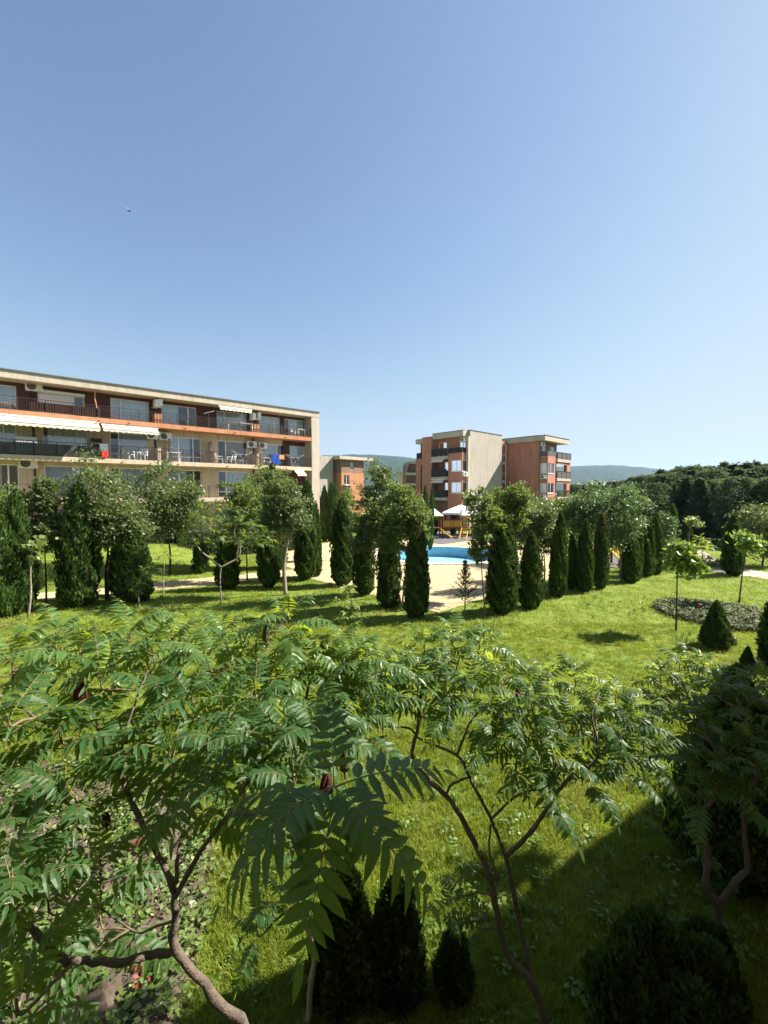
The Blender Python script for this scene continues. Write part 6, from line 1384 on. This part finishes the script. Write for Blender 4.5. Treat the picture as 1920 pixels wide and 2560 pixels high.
s4.tip(at(1735, 2090, 4.5), 4, .5, FR, young=False); s4.tip(at(1755, 2130, 4.5), 4, .5, FR, young=False)

# ------------------------------------------------------------------ grass, weeds and the leaves on the beds
def blades(name, seed, n, h, spread, w, m, bend=.5, broad=False):
    rs = np.random.RandomState(seed); V, Fc, A_ = [], [], []
    for i in range(n):
        p = rs.normal(0, spread, 2); a = rs.uniform(0, 6.28); hh = h * rs.uniform(.5, 1.25); b = bend * rs.uniform(.2, 1.3) * hh; ww = w * rs.uniform(.7, 1.3); dx, dy = math.cos(a), math.sin(a); k = len(V)
        V += [(p[0] - dy * ww, p[1] + dx * ww, 0), (p[0] + dy * ww, p[1] - dx * ww, 0), (p[0] + dx * b * .35 + dy * ww * (1.6 if broad else .8), p[1] + dy * b * .35 - dx * ww * (1.6 if broad else .8), hh * .6), (p[0] + dx * b * .35 - dy * ww * (1.6 if broad else .8), p[1] + dy * b * .35 + dx * ww * (1.6 if broad else .8), hh * .6), (p[0] + dx * b, p[1] + dy * b, hh * (.95 if not broad else .8))]
        Fc += [(k, k + 1, k + 2, k + 3), (k + 3, k + 2, k + 4)]; q = rs.uniform(0, 1); A_ += [q, q]
    return np_mesh(name, V, Fc, M[m], A_)
def leafy(name, seed, n, h, spread, size, m, asp=.7):
    rs = np.random.RandomState(seed); P = np.stack([rs.normal(0, spread, n), rs.normal(0, spread, n), rs.uniform(.1, 1, n) * h], 1); D = rand_dirs(rs, n); D[:, 2] *= .3; D /= np.linalg.norm(D, axis=1, keepdims=True)
    V, Fq = leaf_quads(rs, P, size, aspect=asp, D=D, up=1.2); return np_mesh(name, V, Fq, M[m], rs.uniform(0, 1, n))
def scatter(name, label, P, sources, smin, smax, seed, tilt=.12):
    rs = np.random.RandomState(seed); n = len(P); c = bpy.data.collections.new(name + '_source')
    for i, me in enumerate(sources): c.objects.link(bpy.data.objects.new('%s_tuft_%02d' % (name, i), me))
    me = bpy.data.meshes.new(name); me.vertices.add(n); me.vertices.foreach_set('co', np.asarray(P, dtype=np.float32).ravel())
    rot = np.stack([rs.normal(0, tilt, n), rs.normal(0, tilt, n), rs.uniform(0, 6.28, n)], 1).astype(np.float32)
    a = me.attributes.new('rot', 'FLOAT_VECTOR', 'POINT'); a.data.foreach_set('vector', rot.ravel())
    a = me.attributes.new('scl', 'FLOAT', 'POINT'); a.data.foreach_set('value', rs.uniform(smin, smax, n).astype(np.float32))
    o = link(name, me); tag(o, label, name, kind='stuff')
    g = bpy.data.node_groups.new(name, 'GeometryNodeTree'); g.interface.new_socket('Geometry', in_out='INPUT', socket_type='NodeSocketGeometry'); g.interface.new_socket('Geometry', in_out='OUTPUT', socket_type='NodeSocketGeometry')
    N, L = g.nodes.new, g.links.new; gi, go, iop, ci = N('NodeGroupInput'), N('NodeGroupOutput'), N('GeometryNodeInstanceOnPoints'), N('GeometryNodeCollectionInfo')
    ci.inputs['Collection'].default_value = c; ci.inputs['Separate Children'].default_value = True; ci.inputs['Reset Children'].default_value = True
    na, nb = N('GeometryNodeInputNamedAttribute'), N('GeometryNodeInputNamedAttribute'); na.data_type = 'FLOAT_VECTOR'; na.inputs['Name'].default_value = 'rot'; nb.data_type = 'FLOAT'; nb.inputs['Name'].default_value = 'scl'
    iop.inputs['Pick Instance'].default_value = True
    L(gi.outputs[0], iop.inputs['Points']); L(ci.outputs[0], iop.inputs['Instance']); L(na.outputs['Attribute'], iop.inputs['Rotation']); L(nb.outputs['Attribute'], iop.inputs['Scale']); L(iop.outputs[0], go.inputs[0])
    md = o.modifiers.new('scatter', 'NODES'); md.node_group = g; return o
rs = np.random.RandomState(77)
free = [in_poly(deck_poly), in_poly(lp), in_poly(rp), in_poly(bed1), in_poly(bed2)]
def spots(n, y0, y1, pw, wide=1.05, keep=None):
    Y = (y0 ** pw + (y1 ** pw - y0 ** pw) * rs.uniform(0, 1, n)) ** (1 / pw); X = rs.uniform(-wide, wide, n) * Y
    return np.array([(x, y, gz(x, y)) for x, y in zip(X, Y) if not any(f(x, y) for f in (keep if keep is not None else free))])
tufts = [blades('grass', 1, 26, .085, .055, .0034, 'grass'), blades('grass', 2, 26, .065, .06, .0036, 'grass', .8), blades('grass', 3, 22, .11, .05, .003, 'grass', .6), blades('grass', 4, 30, .055, .065, .004, 'grass', .9)]
scatter('grass', 'short sunlit lawn grass of the near garden', np.concatenate([spots(17000, 2.6, 9, 1.5), spots(13000, 9, 16, 1.5)]), tufts, .8, 1.35, 1)
far_t = [blades('grass', 6, 16, .085, .16, .009, 'grass', .9), blades('grass', 7, 16, .07, .17, .010, 'grass', 1.1)]
scatter('lawn_grass', 'mown lawn grass farther off between trees and path', spots(14000, 15.5, 34, 1.3, .98), far_t, .8, 1.3, 2)
weeds = [leafy('weed', 1, 22, .10, .05, .055, 'weed'), leafy('weed', 2, 16, .16, .06, .07, 'weed', .45), blades('weed', 8, 9, .17, .03, .008, 'weed', .9, True)]
P = np.concatenate([spots(1100, 3, 10, 1.4), spots(700, 10, 20, 1.4)])
scatter('weeds', 'clover and broad-leaved weeds in the lawn', P[rs.uniform(0, 1, len(P)) < .8], weeds, .6, 1.3, 3)
f1_ = free[3]; bx = np.array([(x, y, .03) for x, y in zip(rs.uniform(-8, -1.5, 4200), rs.uniform(3, 7.6, 4200)) if f1_(x, y)]); bx = bx[rs.uniform(0, 1, len(bx)) < .45 + .5 * (np.sin(bx[:, 0] * 2.6) * np.sin(bx[:, 1] * 3.1 + 1) > .0)]
scatter('ground_cover', 'patchy weeds on the loose soil under the big sumac', bx, [leafy('cover', 4, 12, .09, .06, .06, 'weed', .8), leafy('cover', 5, 10, .06, .07, .05, 'cover', .9), leafy('cover', 6, 7, .12, .05, .07, 'pale_sap', .6)], .5, 1.25, 4)
f2_ = free[4]; x0, x1 = min(p[0] for p in bed2), max(p[0] for p in bed2); y0b, y1b = min(p[1] for p in bed2), max(p[1] for p in bed2)
bx = np.array([(x, y, .03) for x, y in zip(rs.uniform(x0, x1, 4000), rs.uniform(y0b, y1b, 4000)) if f2_(x, y)])
scatter('bed_plants', 'low dark-leaved plants covering the planted bed on the lawn', bx[::2], [leafy('cover', 7, 16, .22, .09, .10, 'cover', .8), leafy('cover', 8, 14, .16, .1, .09, 'cover', .9), leafy('cover', 9, 8, .2, .09, .08, 'pale_sap', .7)], .6, 1.2, 5)
for lab, px, py in (('small red-leaved plant on the bare soil under the big sumac', 347, 2128), ('tiny red-leaved plant on the soil behind the thick limb', 365, 2435)):
    p = ground(px, py); t = thing('small_plant', lab, 'plant', (p.x, p.y, .03), 0, 'red-leaved plants on the soil'); n = 40; r2 = np.random.RandomState(px)
    Pp = r2.normal(0, .07, (n, 3)); Pp[:, 2] = np.abs(Pp[:, 2]) + .05; V, Fq = leaf_quads(r2, Pp, .06, aspect=.5); link('foliage', np_mesh('foliage', V, Fq, mat('red_leaf', (.28, .035, .03), (.18, .03, .03), .6, .3, 20)), t); MB().tube([(0, 0, -.03), (0, 0, .12)], .006, 5).build('stem', M['twig'], t)
p = ground(1749, 1532); t = thing('flower', 'single red flower among the dark plants of the bed', 'flower', (p.x, p.y, 0), 0); MB().tube([(0, 0, 0), (0, 0, .3)], .01, 5).build('stem', M['twig'], t); mb = MB(); mb.lathe([(.01, .28), (.07, .31), (.08, .36), (.03, .39)], 8); mb.build('bloom', mat('red_bloom', (.5, .02, .02), rough=.6), t)
for i, (px, py, s) in enumerate(((480, 2268, .055), (395, 2520, .04), (310, 2300, .035), (530, 2180, .035))):
    p = ground(px, py); r2 = np.random.RandomState(i); mb = MB(); mb.lathe([(.01, -s * .3), (s * .8, -s * .2), (s, .1 * s), (s * .6, s * .5), (.005, s * .6)], 8); mb.v = [(x * (1 + r2.uniform(-.2, .2)), y * (1 + r2.uniform(-.2, .2)), z) for x, y, z in mb.v]
    o = mb.build('stone', M['concrete'], None, loc=(p.x, p.y, .04)); tag(o, 'pale stone on the loose soil, ' + ('largest, by the lawn edge', 'at the bottom by the thick trunk', 'under the rising limb', 'farthest, among the weeds')[i], 'stone', 'pale stones on the soil')

print('leaves', s1.nl, s2.nl, s3.nl, s4.nl)
